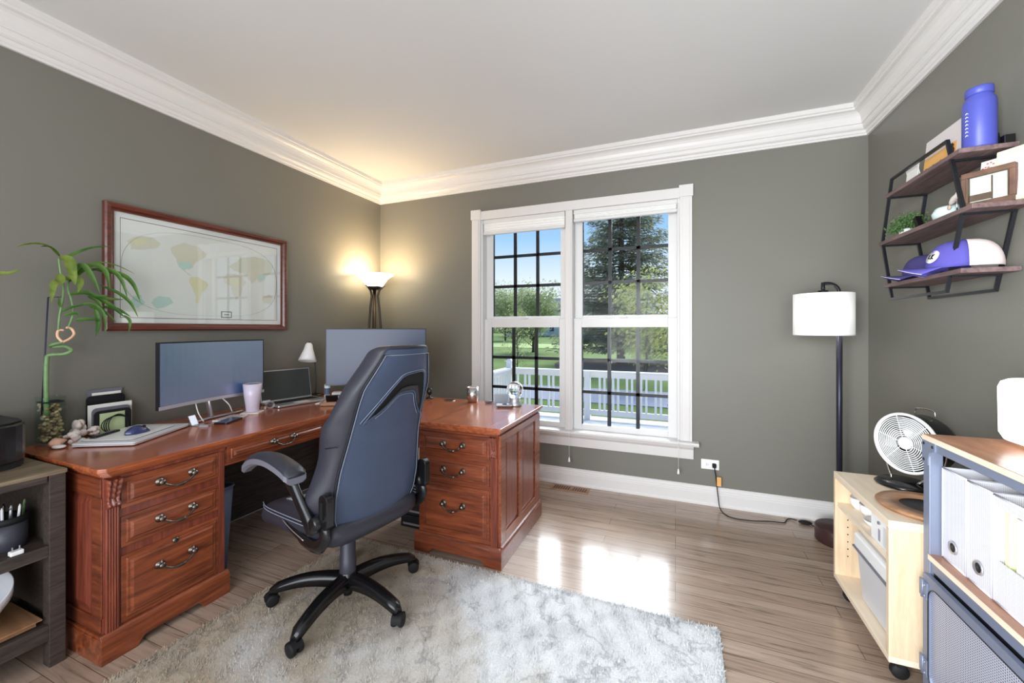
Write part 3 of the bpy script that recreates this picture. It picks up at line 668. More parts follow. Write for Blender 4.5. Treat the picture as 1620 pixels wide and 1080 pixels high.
# knee space: centre drawer, back panel
part('apron', MB().box(-2.40, XF, 1.315, 1.935, .622, .716), 'cherry', desk, world=True)
part('modesty_panel', MB().box(-2.755, -2.735, 1.315, 2.60, .02, .716), 'dark_wood', desk, world=True)  # dark colour put in for the shade of the knee space
drawer(('x', XF), 1.330, 1.925, .634, .716)
# hidden corner support and far pedestal
part('corner_support', MB().box(-2.76, -2.60, 2.50, 2.70, 0, .716), 'cherry_v', desk, world=True)
m = MB(); m.box(-1.405, -.892, 2.012, 2.69, .02, .716); m.box(-1.405, -.89, 2.002, 2.012, .705, .716)
part('pedestal', m, 'cherry_x', desk, world=True, bevel=.002)
part('plinth', plinth_mb('far'), 'cherry_x', desk, world=True, bevel=.0015)
drawer(('y', 2.012), -1.380, -.945, .578, .700, wd='cherry_x', lock=False); drawer(('y', 2.012), -1.380, -.945, .428, .560, wd='cherry_x'); drawer(('y', 2.012), -1.380, -.945, .130, .410, wd='cherry_x')
pilaster(('y', 2.012), -.934, -.896)
part('apron', MB().box(-2.03, -1.405, 2.02, 2.04, .60, .716), 'cherry_x', desk, world=True)
m = MB(); XS = -.892
m.box(XS, XS + .014, 2.012, 2.085, .112, .716); m.box(XS, XS + .014, 2.285, 2.352, .165, .680); m.box(XS, XS + .014, 2.59, 2.69, .112, .716); m.box(XS, XS + .014, 2.085, 2.59, .680, .716); m.box(XS, XS + .014, 2.085, 2.59, .112, .165)
part('side_frame', m, 'cherry', desk, world=True, bevel=.002)
for a0, a1 in ((2.085, 2.285), (2.352, 2.59)):
    m = MB(); vs = [(x, y, z) for r, x in (((a0, a1, .165, .68), XS + .001), ((a0 + .022, a1 - .022, .19, .655), XS + .009)) for z in r[2:] for y in r[:2]]
    m.add(vs, [(4, 5, 7, 6), (0, 1, 5, 4), (2, 6, 7, 3), (0, 4, 6, 2), (1, 3, 7, 5)]); part('side_panel', m, 'cherry_v', desk, world=True)
part('cable_grommet', MB().lathe([(0, .001), (.032, .001), (.040, .004), (.042, 0)], 24, tr(-1.57, 2.64, .7605)), 'brushed_nickel', desk, world=True)

# ------------------------------------------------------------ office chair
ch = thing('office_chair', 'black and blue-grey leather racing-style office chair on five casters', 'office chair', (-1.440, 1.487, 0), rz=169.5)
FZ = .020
# star base
hub = MB().lathe([(0, .075), (.034, .075), (.040, .085), (.046, .11), (.046, .145), (.036, .158), (.034, .20), (0, .20)], 24); part('hub', hub, 'plastic_black', ch)
part('hub_boss', MB().lathe([(0, .045), (.020, .045), (.022, .075), (0, .076)], 16), 'rubber', ch)
base_ang = [-149 - 171 + 0, -79.5 - 171, -8 - 171, 64 - 171, 136 - 171]
wheel = MB()
wheel.lathe([(0, -.011), (.018, -.011), (.026, -.008), (.0275, -.003), (.0275, .003), (.026, .008), (.018, .011), (0, .011)], 20, Matrix.Translation((0, .016, 0)) @ Matrix.Rotation(R_(90), 4, 'X'))
wheel.lathe([(0, -.011), (.018, -.011), (.026, -.008), (.0275, -.003), (.0275, .003), (.026, .008), (.018, .011), (0, .011)], 20, Matrix.Translation((0, -.016, 0)) @ Matrix.Rotation(R_(90), 4, 'X'))
for i, a in enumerate(base_ang):
    ca, sa = math.cos(R_(a)), math.sin(R_(a)); rows = []
    for k in range(13):
        t = k / 12; r = .03 + .315 * t; zc = .122 - .028 * t + .022 * math.sin(t * math.pi) - (.012 if t > .95 else 0); hw = .034 - .009 * t + (-.010 if t > .95 else 0); hh = .029 - .013 * t
        rows.append([Vector((ca * r - sa * y, sa * r + ca * y, z)) for y, z in [(-hw, zc - hh), (-hw * .95, zc + hh * .4), (-hw * .45, zc + hh), (hw * .45, zc + hh), (hw * .95, zc + hh * .4), (hw, zc - hh), (hw * .3, zc - hh * .7), (-hw * .3, zc - hh * .7)]])
    m = MB().grid(rows, closed_u=True); m.f += [tuple(range(len(m.v) - 8, len(m.v)))]; m.mi += [0]; m.sm += [False]
    leg = part('base_leg', m, 'plastic_black', ch)
    cst = MB(); T = Matrix.Translation((ca * .338, sa * .338, FZ + .0275)) @ Matrix.Rotation(R_(a + 35 + 40 * i), 4, 'Z')
    w2 = MB(); w2.v = [T @ Vector(v) for v in wheel.v]; w2.f = list(wheel.f); w2.mi = list(wheel.mi); w2.sm = list(wheel.sm)
    w2.box(-.02, .012, -.006, .006, .0, .03, T=T); w2.lathe([(.007, 0), (.007, .045)], 8, T=T)
    hood = []
    for k in range(7):
        an = R_(20 + 28 * k); hood.append([T @ Vector((.031 * math.cos(an), y, .031 * math.sin(an))) for y in (-.022, -.008, .008, .022)])
    w2.grid(hood); part('caster', w2, 'rubber', leg)
m = MB().lathe([(.038, .155), (.037, .22), (.035, .222), (.035, .29), (.033, .292), (.033, .39)], 24); part('gas_cylinder', m, 'cylinder_grey', ch)
m = MB().box(-.13, .10, -.09, .09, .375, .405).box(-.06, .05, -.05, .05, .36, .38); m.tube([(.02, -.05, .385), (.03, -.2, .38), (.03, -.27, .385)], .006, 8); part('tilt_mechanism', m, 'plastic_soft', ch, bevel=.006)
# seat
def sup(a, e_): c = math.cos(a); return math.copysign(abs(c) ** e_, c)
rows = []
NS = 26
for j in range(NS + 1):
    t = j / NS; x = -.235 + .59 * t
    edge = min(1, (min(t, 1 - t) / .10)); ef = (1 - (1 - edge) ** 2.4) ** .45 if edge < 1 else 1
    hw = (.235 + .018 * math.sin(math.pi * min(1, t * 1.1))) * (.80 + .20 * ef); top = .505 + .015 * (1 - t) - .020 * max(0, t - .75) * 4; th = .052 * max(.18, ef)
    zc = top - .055
    row = []
    for k in range(28):
        a = 2 * math.pi * k / 28; cy, cz = sup(a, .55), sup(a - math.pi / 2, .62)
        y = hw * cy; z = zc - .008 + (th + .008) * cz
        if cz > 0: z -= .020 * (1 - min(1, abs(y) / (hw * .75)) ** 2) * ef
        row.append((x, y, z))
    rows.append(row)
m = MB().grid(rows, closed_u=True); m.f += [tuple(range(28)), tuple(range(len(m.v) - 28, len(m.v)))]; m.mi += [0, 0]; m.sm += [True, True]
seat = part('seat', m, 'leather_side', ch)
def seat_top(x, y):
    t = (x + .235) / .59; return .502 + .015 * (1 - t) - .020 * max(0, t - .75) * 4 - .020 * (1 - min(1, abs(y) / .19) ** 2)
m = MB(); m.grid([[(x, y * (1.0 if x > 0 else .92), seat_top(x, y) - .001) for y in [-.155 + .031 * i for i in range(11)]] for x in [-.20 + .045 * j for j in range(11)]]); part('seat_insert', m, 'leather_grey', seat, 'light grey centre insert', solid=.006)
for dz in (0, .014):
    for s_ in (-1, 1):
        m = MB(); m.tube(smoothpath([(.34, s_ * .215, .478 - dz), (.25, s_ * .2445, .487 - dz), (.10, s_ * .2535, .494 - dz), (-.10, s_ * .2525, .500 - dz), (-.2, s_ * .240, .500 - dz)]), .0018, 6)
        part('seat_stitching', m, 'stitch', seat)
# backrest
KZ = [(.425, .10, -.195), (.44, .165, -.20), (.47, .212, -.21), (.53, .238, -.225), (.62, .244, -.24), (.72, .234, -.255), (.82, .216, -.278), (.92, .206, -.308), (1.0, .204, -.338), (1.06, .198, -.362), (1.12, .168, -.388), (1.18, .138, -.412), (1.215, .124, -.424), (1.232, .10, -.428)]
def kz(z):
    z = min(max(z, KZ[0][0]), KZ[-1][0])
    for i in range(len(KZ) - 1):
        if KZ[i][0] <= z <= KZ[i + 1][0]:
            t = (z - KZ[i][0]) / (KZ[i + 1][0] - KZ[i][0]); return tuple(KZ[i][q] + t * (KZ[i + 1][q] - KZ[i][q]) for q in (1, 2))
def backpt(u, z, off=0):   # rear skin, u in -1..1
    w_, x = kz(z); y = u * w_; return Vector((x + .022 * u * u - off, y, z))
def frontx(u, z):
    w_, x = kz(z); th = .075 + .05 * abs(u) ** 3 * (1 if z < .95 else .6); th *= min(1, (1.235 - z) / .05 + .45, (z - .42) / .03 + .3); return x + th
zs = [.425, .432, .44, .455, .47, .50] + [.53 + .03 * k for k in range(22)] + [1.19, 1.205, 1.215, 1.224, 1.232]
rows = []
for z in zs:
    w_, x = kz(z); row = []
    for k in range(17): u = -1 + k / 8; row.append(backpt(u, z))
    bw = 1 + .16 * math.exp(-((z - .58) / .10) ** 2) + .16 * math.exp(-((z - .90) / .10) ** 2) + .03   # side bolsters flare
    for a in (.25, .5, .75): row.append(Vector((x + .022 + (frontx(1, z) - x) * a, w_ * (1 + (bw - 1) * math.sin(a * 2.2)) + .010 * math.sin(a * math.pi), z)))
    for k in range(17): u = 1 - k / 8; row.append(Vector((frontx(u, z), u * w_ * bw, z)))
    for a in (.75, .5, .25): row.append(Vector((x + .022 + (frontx(1, z) - x) * a, -w_ * (1 + (bw - 1) * math.sin(a * 2.2)) - .010 * math.sin(a * math.pi), z)))
    rows.append(row)
NR = len(rows[0])
m = MB().grid(rows, closed_u=True); m.f += [tuple(range(NR)), tuple(range(len(m.v) - NR, len(m.v)))]; m.mi += [0, 0]; m.sm += [True, True]
back = part('backrest', m, 'leather_side', ch, sub=1)
# padded rear panel (slightly proud) with seams
zz = [.434 + (1.215 - .434) * k / 34 for k in range(35)]
def pu(z): return .90
rows = []
for z in zz:
    ed = min(1, (z - .432) / .03, (1.219 - z) / .02); rows.append([backpt(-pu(z) + 2 * pu(z) * k / 20, z, .009 * (1 - abs(-1 + k / 10) ** 6) * max(ed, 0) + .0005) for k in range(21)])
m = MB().grid(rows); panel = part('rear_panel', m, 'leather', back, 'blue-grey leather rear panel', sub=1)
def seamline(u0s, r=.0022, off=.004): return smoothpath([backpt(u, z, off) for u, z in u0s], 5)
for mt_, uu, rr, off in (('seam', .915, .0050, .0015), ('stitch', .888, .0014, .0072)):
    m = MB(); loop = [(-uu, z) for z in zz[1:-1]] + [(-uu + 2 * uu * k / 14, zz[-2]) for k in range(1, 14)] + [(uu, z) for z in reversed(zz[1:-1])] + [(uu - 2 * uu * k / 14, zz[0] + .008) for k in range(1, 14)]
    m.tube([backpt(u, z, off) for u, z in loop], rr, 6, closed=True); part('seam_piping' if mt_ == 'seam' else 'stitching', m, mt_, back)
# boomerang opening under the headrest: dark recess, mesh lining and stitched rim
def bp2(y, z, off): w_, x = kz(z); return backpt(y / w_, z, off)
outer = [(.150, .912), (.112, .965), (.072, 1.02), (.034, 1.072), (.006, 1.100), (-.05, 1.110), (-.110, 1.108), (-.136, 1.06), (-.156, 1.0), (-.166, .945), (-.168, .905)]
inner = [(.150, .912), (.105, .940), (.066, .966), (.022, 1.008), (.002, 1.024), (-.04, 1.028), (-.082, 1.022), (-.106, .982), (-.130, .948), (-.154, .918), (-.168, .905)]
m = MB(); rows = [[bp2(o[0] + (i_[0] - o[0]) * t, o[1] + (i_[1] - o[1]) * t, .0105 + .0005 * t) for t in (0, .33, .66, 1)] for o, i_ in zip(outer, inner)]
m.grid(rows); part('back_opening', m, 'rubber', back, 'dark opening under the headrest')
m = MB(); rows = [[bp2(i_[0] + (o[0] - i_[0]) * t, i_[1] + (o[1] - i_[1]) * t, .0115 + .006 * math.sin(t * 5)) for t in (0, .1, .2, .3)] for o, i_ in list(zip(outer, inner))[1:9]]
m.grid(rows); part('opening_mesh', m, 'wire_mesh', back)
m = MB(); m.tube(smoothpath([bp2(y, z, .0120) for y, z in outer], 4), .0038, 6); m.tube(smoothpath([bp2(y, z, .0125) for y, z in inner], 4), .0038, 6); part('opening_rim', m, 'leather', back)
m = MB(); m.tube(smoothpath([bp2(y * 1.05 + .004, z + .007, .0115) for y, z in outer[:-1]], 4), .0014, 5); m.tube(smoothpath([bp2(y * .95, z - .010, .0118) for y, z in inner[1:-1]], 4), .0014, 5); part('opening_stitching', m, 'stitch', back)
for s_ in (-1, 1):   # bolster cross seam
    w_, x = kz(.83); m = MB().tube([(x + .02 + .02 * k, s_ * (w_ * (1.035 + .018 * k) + .012), .835 - .004 * k) for k in range(4)], .002, 6); part('bolster_seam', m, 'seam', back)
# arms
for s_ in (-1, 1):
    spine = smoothpath([(.305, .30, .682), (.25, .302, .716), (.18, .304, .741), (.10, .306, .753), (.02, .306, .750), (-.06, .304, .732), (-.10, .302, .712)], 4)
    rows = []; N = len(spine)
    for i, p in enumerate(spine):
        t = i / (N - 1); wd = (.022 + .020 * math.sin(min(1, t * 1.25) * math.pi * .5)) * (1 if t < .93 else .86); th = .024 * (1 if .05 < t < .95 else .7)
        rows.append([(p.x - (.3 * (p.z - p.z)), s_ * (p.y + wd * math.cos(a)), p.z + (th if math.sin(a) > 0 else .004) * math.sin(a)) for a in [k * math.pi / 8 for k in range(16)]])
    m = MB().grid(rows, closed_u=True); m.f += [tuple(range(16)), tuple(range(len(m.v) - 16, len(m.v)))]; m.mi += [0, 0]; m.sm += [True, True]
    pad = part('armrest_pad', m, 'leather_side', ch)
    rows = []
    for i, p in enumerate(spine):
        t = i / (N - 1); wd = (.024 + .020 * math.sin(min(1, t * 1.25) * math.pi * .5)) * (1 if t < .93 else .88)
        rows.append([(p.x, s_ * (p.y + wd * sx_), p.z + dz) for sx_, dz in ((-1, .002), (1, .002), (1, -.020), (.6, -.030), (-.6, -.030), (-1, -.020))])
    m = MB().grid(rows, closed_u=True, smooth=False); m.f += [tuple(range(6)), tuple(range(len(m.v) - 6, len(m.v)))]; m.mi += [0, 0]; m.sm += [False, False]
    part('armrest_shell', m, 'plastic_grey', ch, 'grey plastic armrest shell')
    sup_ = smoothpath([(-.03, .303, .722), (-.085, .300, .650), (-.135, .296, .585), (-.175, .290, .530), (-.19, .284, .500)], 4)
    m = MB().tube([(p.x, s_ * p.y, p.z) for p in sup_], [.036, .034, .032, .030, .029, .028, .027, .027, .027, .028, .030, .031, .032, .033, .034, .034, .030], 12, flat=(1, .62)); part('arm_support', m, 'plastic_black', ch)
    m = MB().lathe([(0, -.034), (.022, -.034), (.027, -.028), (.027, .028), (.022, .034), (0, .034)], 20, Matrix.Translation((-.205, s_ * .272, .545)) @ Matrix.Rotation(R_(90), 4, 'X')); part('arm_hinge', m, 'plastic_black', ch)
    m = MB().prism(rrect(-.262, -.205, .520, .655, .024), -.016, .016, Matrix.Translation((0, s_ * .262, 0)) @ Matrix.Rotation(R_(90), 4, 'X')); part('hinge_bracket', m, 'plastic_black', ch, bevel=.004)
    m = MB().prism(rrect(-.24, -.226, .56, .63, .006), -.017, .017, Matrix.Translation((0, s_ * .266, 0)) @ Matrix.Rotation(R_(90), 4, 'X')); part('bracket_slot', m, 'rubber', ch)
    # curved seat bracket under the hinge
    m = MB().tube([(p.x, s_ * p.y, p.z) for p in smoothpath([(-.20, .262, .545), (-.225, .262, .49), (-.19, .262, .440), (-.11, .258, .425), (.0, .250, .440), (.10, .240, .462)], 4)], [.03] * 5 + [.028] * 5 + [.024] * 5 + [.018] * 5 + [.010], 10, flat=(1, .55)); part('seat_bracket', m, 'plastic_black', ch)
    m = MB().tube([(p.x, s_ * p.y, p.z) for p in smoothpath([(.10, .2525, .470), (.02, .262, .455), (-.09, .270, .440)], 5)], .0022, 5); part('bracket_trim', m, 'silver', ch)
# ------------------------------------------------------------ framed map
fm = thing('framed_map', 'large framed world map in a dark cherry frame on the green wall', 'framed map', (LX, 1.70, 1.628))
A0, A1, B0, B1 = 1.162, 2.232, 1.288, 1.972
YX = Matrix(((0, 0, 1, 0), (1, 0, 0, 0), (0, 1, 0, 0), (0, 0, 0, 1)))   # (u, v, depth) -> (y, z, x)
fr = MB(); prof = [(0, .000), (0, .026), (.008, .032), (.024, .030), (.034, .020), (.042, .018), (.042, .004)]
vs = []
for d, h in prof:
    for y, z in ((A0 + d, B0 + d), (A1 - d, B0 + d), (A1 - d, B1 - d), (A0 + d, B1 - d)): vs.append((LX + h, y, z))
fr.add(vs, [(i * 4 + k, i * 4 + (k + 1) % 4, (i + 1) * 4 + (k + 1) % 4, (i + 1) * 4 + k) for i in range(len(prof) - 1) for k in range(4)])
part('frame', fr, 'frame_wood', fm, world=True)
part('mat_board', MB().box(LX + .003, LX + .007, A0 + .03, A1 - .03, B0 + .03, B1 - .03), 'white_matte', fm, world=True)
mat('map_sea', rgb(238, 240, 234), rough=.8, var=.02, vscale=6); mat('map_line', rgb(110, 84, 76), rough=.8); mat('map_land', rgb(222, 222, 200), rough=.8, c2=rgb(232, 226, 208), vscale=4)
mat('map_teal', rgb(198, 226, 216), rough=.8); mat('map_ice', rgb(236, 238, 236), rough=.8); mat('map_yellow', rgb(232, 228, 188), rough=.8)
U0, U1, V0, V1 = A0 + .072, A1 - .072, B0 + .072, B1 - .072
def uv(u, v): return (U0 + (U1 - U0) * u, V0 + (V1 - V0) * v)
m = MB(); m.prism([uv(0, 0), uv(1, 0), uv(1, 1), uv(0, 1)], LX + .007, LX + .0078, YX, 0)
def mline(pts, w_, closed=False, mi=1, x=.0081):
    m.tube([(LX + x, *uv(*p)) for p in pts], w_, 4, closed=closed, mi=mi, flat=(1, .3))
mline([(0, 0), (1, 0), (1, 1), (0, 1)], .0026, True)
ell = [(.5 + .497 * sup(a, .62), .50 + .46 * sup(a - math.pi / 2, .80)) for a in [k * math.pi / 40 for k in range(80)]]
mline(ell, .0014, True)
lands = [  # coarse continents of a whole-earth map centred on the Americas
    (3, [(.27, .80), (.33, .86), (.42, .84), (.47, .78), (.44, .70), (.40, .66), (.385, .60), (.36, .56), (.33, .58), (.345, .53), (.375, .49), (.36, .50), (.32, .55), (.29, .62), (.27, .70), (.25, .76)]),
    (4, [(.30, .64), (.37, .64), (.385, .59), (.35, .57), (.33, .55), (.30, .58)]),
    (5, [(.37, .48), (.42, .49), (.47, .44), (.48, .40), (.455, .33), (.43, .26), (.415, .18), (.405, .18), (.40, .27), (.375, .37), (.36, .42)]),
    (6, [(.49, .88), (.55, .90), (.58, .84), (.53, .77), (.50, .80)]), (4, [(.50, .86), (.55, .87), (.56, .83), (.52, .80)]),
    (3, [(.60, .56), (.66, .58), (.72, .55), (.75, .48), (.72, .42), (.70, .30), (.67, .24), (.65, .33), (.64, .42), (.59, .45), (.58, .51)]),
    (5, [(.62, .50), (.68, .52), (.70, .44), (.65, .42)]),
    (3, [(.62, .66), (.66, .72), (.72, .80), (.82, .84), (.92, .82), (.97, .74), (.95, .66), (.90, .58), (.86, .50), (.83, .56), (.79, .48), (.76, .56), (.70, .60), (.65, .62)]),
    (4, [(.84, .60), (.90, .62), (.90, .55), (.86, .52)]), (3, [(.88, .32), (.93, .36), (.97, .30), (.95, .22), (.89, .24)]),
    (3, [(.03, .78), (.08, .84), (.16, .86), (.20, .80), (.17, .74), (.11, .71), (.05, .70)]), (5, [(.05, .80), (.10, .83), (.13, .78), (.08, .74)]),
    (4, [(.04, .14), (.06, .22), (.10, .24), (.12, .16), (.08, .10)]), (4, [(.15, .16), (.19, .24), (.25, .23), (.27, .17), (.22, .12), (.18, .10)]), (3, [(.155, .20), (.185, .22), (.20, .17), (.18, .12), (.165, .15)]),
    (6, [(.22, .05), (.40, .07), (.62, .06), (.80, .05), (.76, .03), (.26, .03)])]
def rough(poly, amp=.09, it=3):
    for _ in range(it):
        out = []
        for i, p in enumerate(poly):
            q = poly[(i + 1) % len(poly)]; dx, dy = q[0] - p[0], q[1] - p[1]; o_ = random.gauss(0, amp * .6); out += [p, (p[0] + dx / 2 - dy * o_, p[1] + dy / 2 + dx * o_)]
        poly = out
    return poly
for mi, poly in lands:
    poly = rough(poly)
    P = [Vector(uv(*p)).to_tuple() for p in poly]; m.prism(P, LX + .0078, LX + .0079 + .00005 * mi, YX, mi)
m.prism([uv(.565, .02), uv(.64, .02), uv(.64, .10), uv(.565, .10)], LX + .0078, LX + .0084, YX, 1); m.prism([uv(.572, .03), uv(.633, .03), uv(.633, .09), uv(.572, .09)], LX + .0084, LX + .0088, YX, 0)
m.box(LX + .0088, LX + .0090, uv(.585, 0)[0], uv(.62, 0)[0], uv(0, .055)[1], uv(0, .065)[1], 1)
part('map_sheet', m, ['map_sea', 'map_line', 'map_line', 'map_land', 'map_teal', 'map_yellow', 'map_ice'], fm, world=True)
part('glass', MB().box(LX + .0105, LX + .0125, A0 + .04, A1 - .04, B0 + .04, B1 - .04), 'picture_glass', fm, world=True)

# ------------------------------------------------------------ torch lamp in the corner
t = thing('torch_lamp', 'torchiere floor lamp with glowing frosted bowl shade in the corner', 'floor lamp', (-2.605, 3.02, 0))
part('bowl_shade', MB().lathe([(.060, 1.690), (.075, 1.700), (.100, 1.735), (.125, 1.770), (.155, 1.796), (.172, 1.803), (.170, 1.798), (.150, 1.788), (.120, 1.765), (.09, 1.725), (.06, 1.698)], 40), 'shade_glow', t)
part('shade_cup', MB().lathe([(.0, 1.665), (.030, 1.660), (.050, 1.672), (.068, 1.690), (.062, 1.692), (0, 1.688)], 28), 'dark_bronze', t)
part('pole', MB().tube([(0, 0, .03), (0, 0, 1.67)], .016, 14), 'dark_bronze', t)
for k in range(3):
    a = R_(20 + 120 * k); ca, sa = math.cos(a), math.sin(a)
    part('leg', MB().tube([(ca * .10, sa * .10, 1.700), (ca * .085, sa * .085, 1.688), (ca * .045, sa * .045, 1.655), (ca * .030, sa * .030, 1.60), (ca * .045, sa * .045, 1.5), (ca * .095, sa * .095, .9), (ca * .13, sa * .13, .02)], [.004, .006, .009, .010, .010, .010, .010], 8), 'dark_bronze', t)
part('base', MB().lathe([(0, 0), (.142, 0), (.147, .008), (.135, .022), (.03, .03), (0, .03)], 32), 'dark_bronze', t)
light('torch_bulb', 'POINT', (-2.605, 3.02, 1.79), 20, (1.0, .78, .50), .09)

# ------------------------------------------------------------ drum-shade floor lamp
t = thing('arc_floor_lamp', 'floor lamp with white drum shade hung from a black arched pole', 'floor lamp', (.925, 3.03, 0))
part('base', MB().lathe([(0, 0), (.118, 0), (.122, .006), (.122, .085), (.118, .09), (0, .09)], 40), 'lamp_base', t)
part('pole', MB().tube([(0, 0, .08), (0, 0, 1.50)], .0155, 14), 'lamp_pole', t)
part('arched_arm', MB().tube(smoothpath([(0, 0, 1.49), (-.004, -.001, 1.535), (-.022, -.004, 1.562), (-.050, -.007, 1.574), (-.082, -.010, 1.575)], 5), .0105, 10), 'black_metal', t)
part('shade_holder', MB().lathe([(0, 1.582), (.010, 1.582), (.011, 1.545), (.010, 1.535), (.026, 1.533), (.027, 1.515), (.006, 1.510), (.006, 1.40), (.018, 1.40), (.018, 1.37), (0, 1.37)], 18, tr(-.085, -.012, 0)), 'black_metal', t)
sh = part('lamp_shade', MB().lathe([(.150, 1.262), (.153, 1.262), (.153, 1.512), (.150, 1.512), (.150, 1.262)], 48, tr(-.085, -.012, 0)), 'shade_white', t)
m = MB(); m.lathe([(.1505, 1.258), (.1545, 1.258), (.1545, 1.266), (.1505, 1.266), (.1505, 1.258)], 48, tr(-.085, -.012, 0)); part('shade_trim', m, 'white_gloss', sh)
m = MB()
for k in range(3): a = R_(30 + 120 * k); m.tube([(-.085, -.012, 1.512), (-.085 + .151 * math.cos(a), -.012 + .151 * math.sin(a), 1.510)], .002, 6)
part('shade_spider', m, 'black_metal', sh)
part('bulb', MB().sphere((-.085, -.012, 1.35), (.028, .028, .035)), 'white_gloss', t)
light('drum_bulb', 'POINT', (.85, 3.018, 1.35), 2.5, (1.0, .97, .94), .04)
cord = MB().tube(smoothpath([(.263, 3.308, .30), (.266, 3.29, .27), (.275, 3.285, .20), (.285, 3.27, .09), (.30, 3.22, .01), (.36, 3.13, .006), (.47, 3.13, .006), (.60, 3.17, .006), (.67, 3.18, .006), (.70, 3.24, .006), (.73, 3.262, .006), (.755, 3.235, .012)], 6), .0034, 8)
t = thing('lamp_cord', 'black power cord of the floor lamp running from the outlet along the floor', 'power cord', (.5, 3.2, 0))
part('cable', cord, 'rubber', t, world=True)
part('plug', MB().prism(rrect(-.013, .013, -.015, .015, .006), 0, .02, tr(.263, 3.305, .297, rx=90)), 'rubber', t, world=True, bevel=.002)
part('foot_switch', MB().sphere((.80, 3.222, .012), (.040, .022, .012)), 'rubber', t, world=True)
part('cable', MB().tube([(.83, 3.21, .006), (.87, 3.16, .006), (.90, 3.15, .006)], .0034, 8), 'rubber', t, world=True)
part('cord_tag', MB().box(.278, .306, 3.270, 3.272, .160, .225), 'orange_paper', t, 'pale paper tag on the cord', world=True)

# ------------------------------------------------------------ wall shelf on the right wall
ws = thing('wall_shelf', 'hexagonal black metal wall shelf with three wooden boards', 'wall shelf', (1.168, 2.38, 1.75))
XFv, XBv, YC = 1.012, 1.155, 2.385
hexa = [(-.222, 1.449), (.222, 1.449), (.322, 1.752), (.225, 2.052), (-.225, 2.052), (-.322, 1.752)]
for nm, x in (('front_frame', XFv), ('rear_frame', XBv)):
    m = MB(); P = [(x, YC + y, z) for y, z in hexa]
    m.tube(P, .0085, 4, closed=True, smooth=False); part(nm, m, 'black_metal', ws, world=True)
for z, hy in ((1.985, .262), (1.755, .335), (1.528, .272)):
    part('shelf_board', MB().box(XFv - .012, 1.166, YC - hy - .06, YC + hy, z - .018, z), 'shelf_wood', ws, world=True, bevel=.0015)
    e_ = .222 + (.1 * (z - 1.449) / .303 if z < 1.752 else .1 * (2.052 - z) / .30)
    for s_ in (-1, 1): part('cross_bar', MB().box(XFv, XBv, YC + s_ * e_ - .006, YC + s_ * e_ + .006, z - .026, z - .018), 'black_metal', ws, world=True)
# things on it
def bottle(loc):
    t = thing('water_bottle', 'tall blue water bottle on the top board of the wall shelf', 'bottle', loc, rz=200)
    part('body', MB().lathe([(0, 0), (.043, 0), (.046, .004), (.046, .172), (.043, .186), (.036, .198), (.036, .206), (0, .206)], 32), 'blue_bottle', t)
    part('lid', MB().lathe([(.036, .204), (.0385, .206), (.0385, .226), (.0375, .232), (0, .233)], 32), 'blue_bottle', t)
    g = MB()
    for k in range(7):
        z = .05 + k * .014; g.tube([Vector((.0464 * math.cos(a), .0464 * math.sin(a), z + dz)) for a, dz in ((-.10, 0), (0, .004), (.10, 0))], .0014, 4)
    part('marking', g, 'white_gloss', t, 'white lettering-like mark on the bottle side'); return t
bottle((1.078, 2.105, 1.985))
t = thing('art_card', 'pale dusk landscape print leaning at the back of the top board', 'print', (1.14, 2.40, 1.985))
m = MB(); T = tr(1.045, 2.30, 1.986, ry=5)
m.box(0, .003, -.15, .11, 0, .155, 0, T); m.box(-.0006, 0, -.12, .11, .002, .075, 1, T)
for k in range(12): y = -.115 + k * .018; m.box(-.0012, -.0006, y, y + .012, .004, .016 + .008 * ((k * 7) % 3), 2, T)
part('card', m, ['pale_sky_print', 'orange_paper', 'box_wood'], t, world=True)
t = thing('greeting_card', 'small white greeting card standing at the window end of the top board', 'card', (1.08, 2.585, 1.985))
m = MB(); m.box(-.001, .001, -.055, .045, 0, .095, 0, tr(1.035, 2.49, 1.985, ry=6)); m.box(-.001, .001, -.05, .05, 0, .09, 0, tr(1.055, 2.49, 1.985, ry=-12)); part('card', m, 'paper', t, world=True)
t = thing('small_figurine', 'tiny metal figurine standing on the front rim of the top board', 'figurine', (1.045, 2.20, 1.985))
part('figure', MB().lathe([(0, 0), (.014, 0), (.012, .006), (.004, .012), (.007, .03), (.009, .045), (.003, .055), (.006, .064), (0, .072)], 14), 'dark_bronze', t)
single('dark_box', MB().box(-.015, .015, -.012, .012, 0, .03), 'grid_black', 'small dark box behind the blue water bottle', 'box', (1.14, 2.075, 1.9855), bevel=.002)
# middle board
t = thing('boxwood_plant', 'small bushy artificial green plant at the window end of the middle board', 'plant', (1.075, 2.615, 1.755))
part('pot', MB().lathe([(0, 0), (.028, 0), (.034, .04), (.031, .04), (.026, .004), (0, .004)], 20), 'white_matte', t)
b = MB(); st = MB()
for k in range(90):
    a = random.uniform(0, 6.28); el = random.uniform(.05, 1.5); L_ = random.uniform(.06, .10); d = Vector((math.cos(a) * math.cos(el) * .85, math.sin(a) * math.cos(el) * 1.25, math.sin(el) * .95)); o_ = Vector((0, 0, .03)); st.tube([tuple(o_), tuple(o_ + d * L_)], .0008, 4)
    for q in range(16):
        p = o_ + d * L_ * random.uniform(.35, 1.05) + Vector([random.gauss(0, .009) for _ in range(3)]); n_ = Vector([random.gauss(0, 1) for _ in range(3)]).normalized(); u = n_.orthogonal().normalized() * .0055; v = n_.cross(u) * .75
        b.add([p - u, p + v, p + u, p - v], [(0, 1, 2, 3)])
part('stems', st, 'leaf_green', t); part('leaves', b, 'boxwood', t)
t = thing('wooden_mallet', 'turned wooden handle with black head lying on the middle board', 'tool', (1.08, 2.46, 1.755))
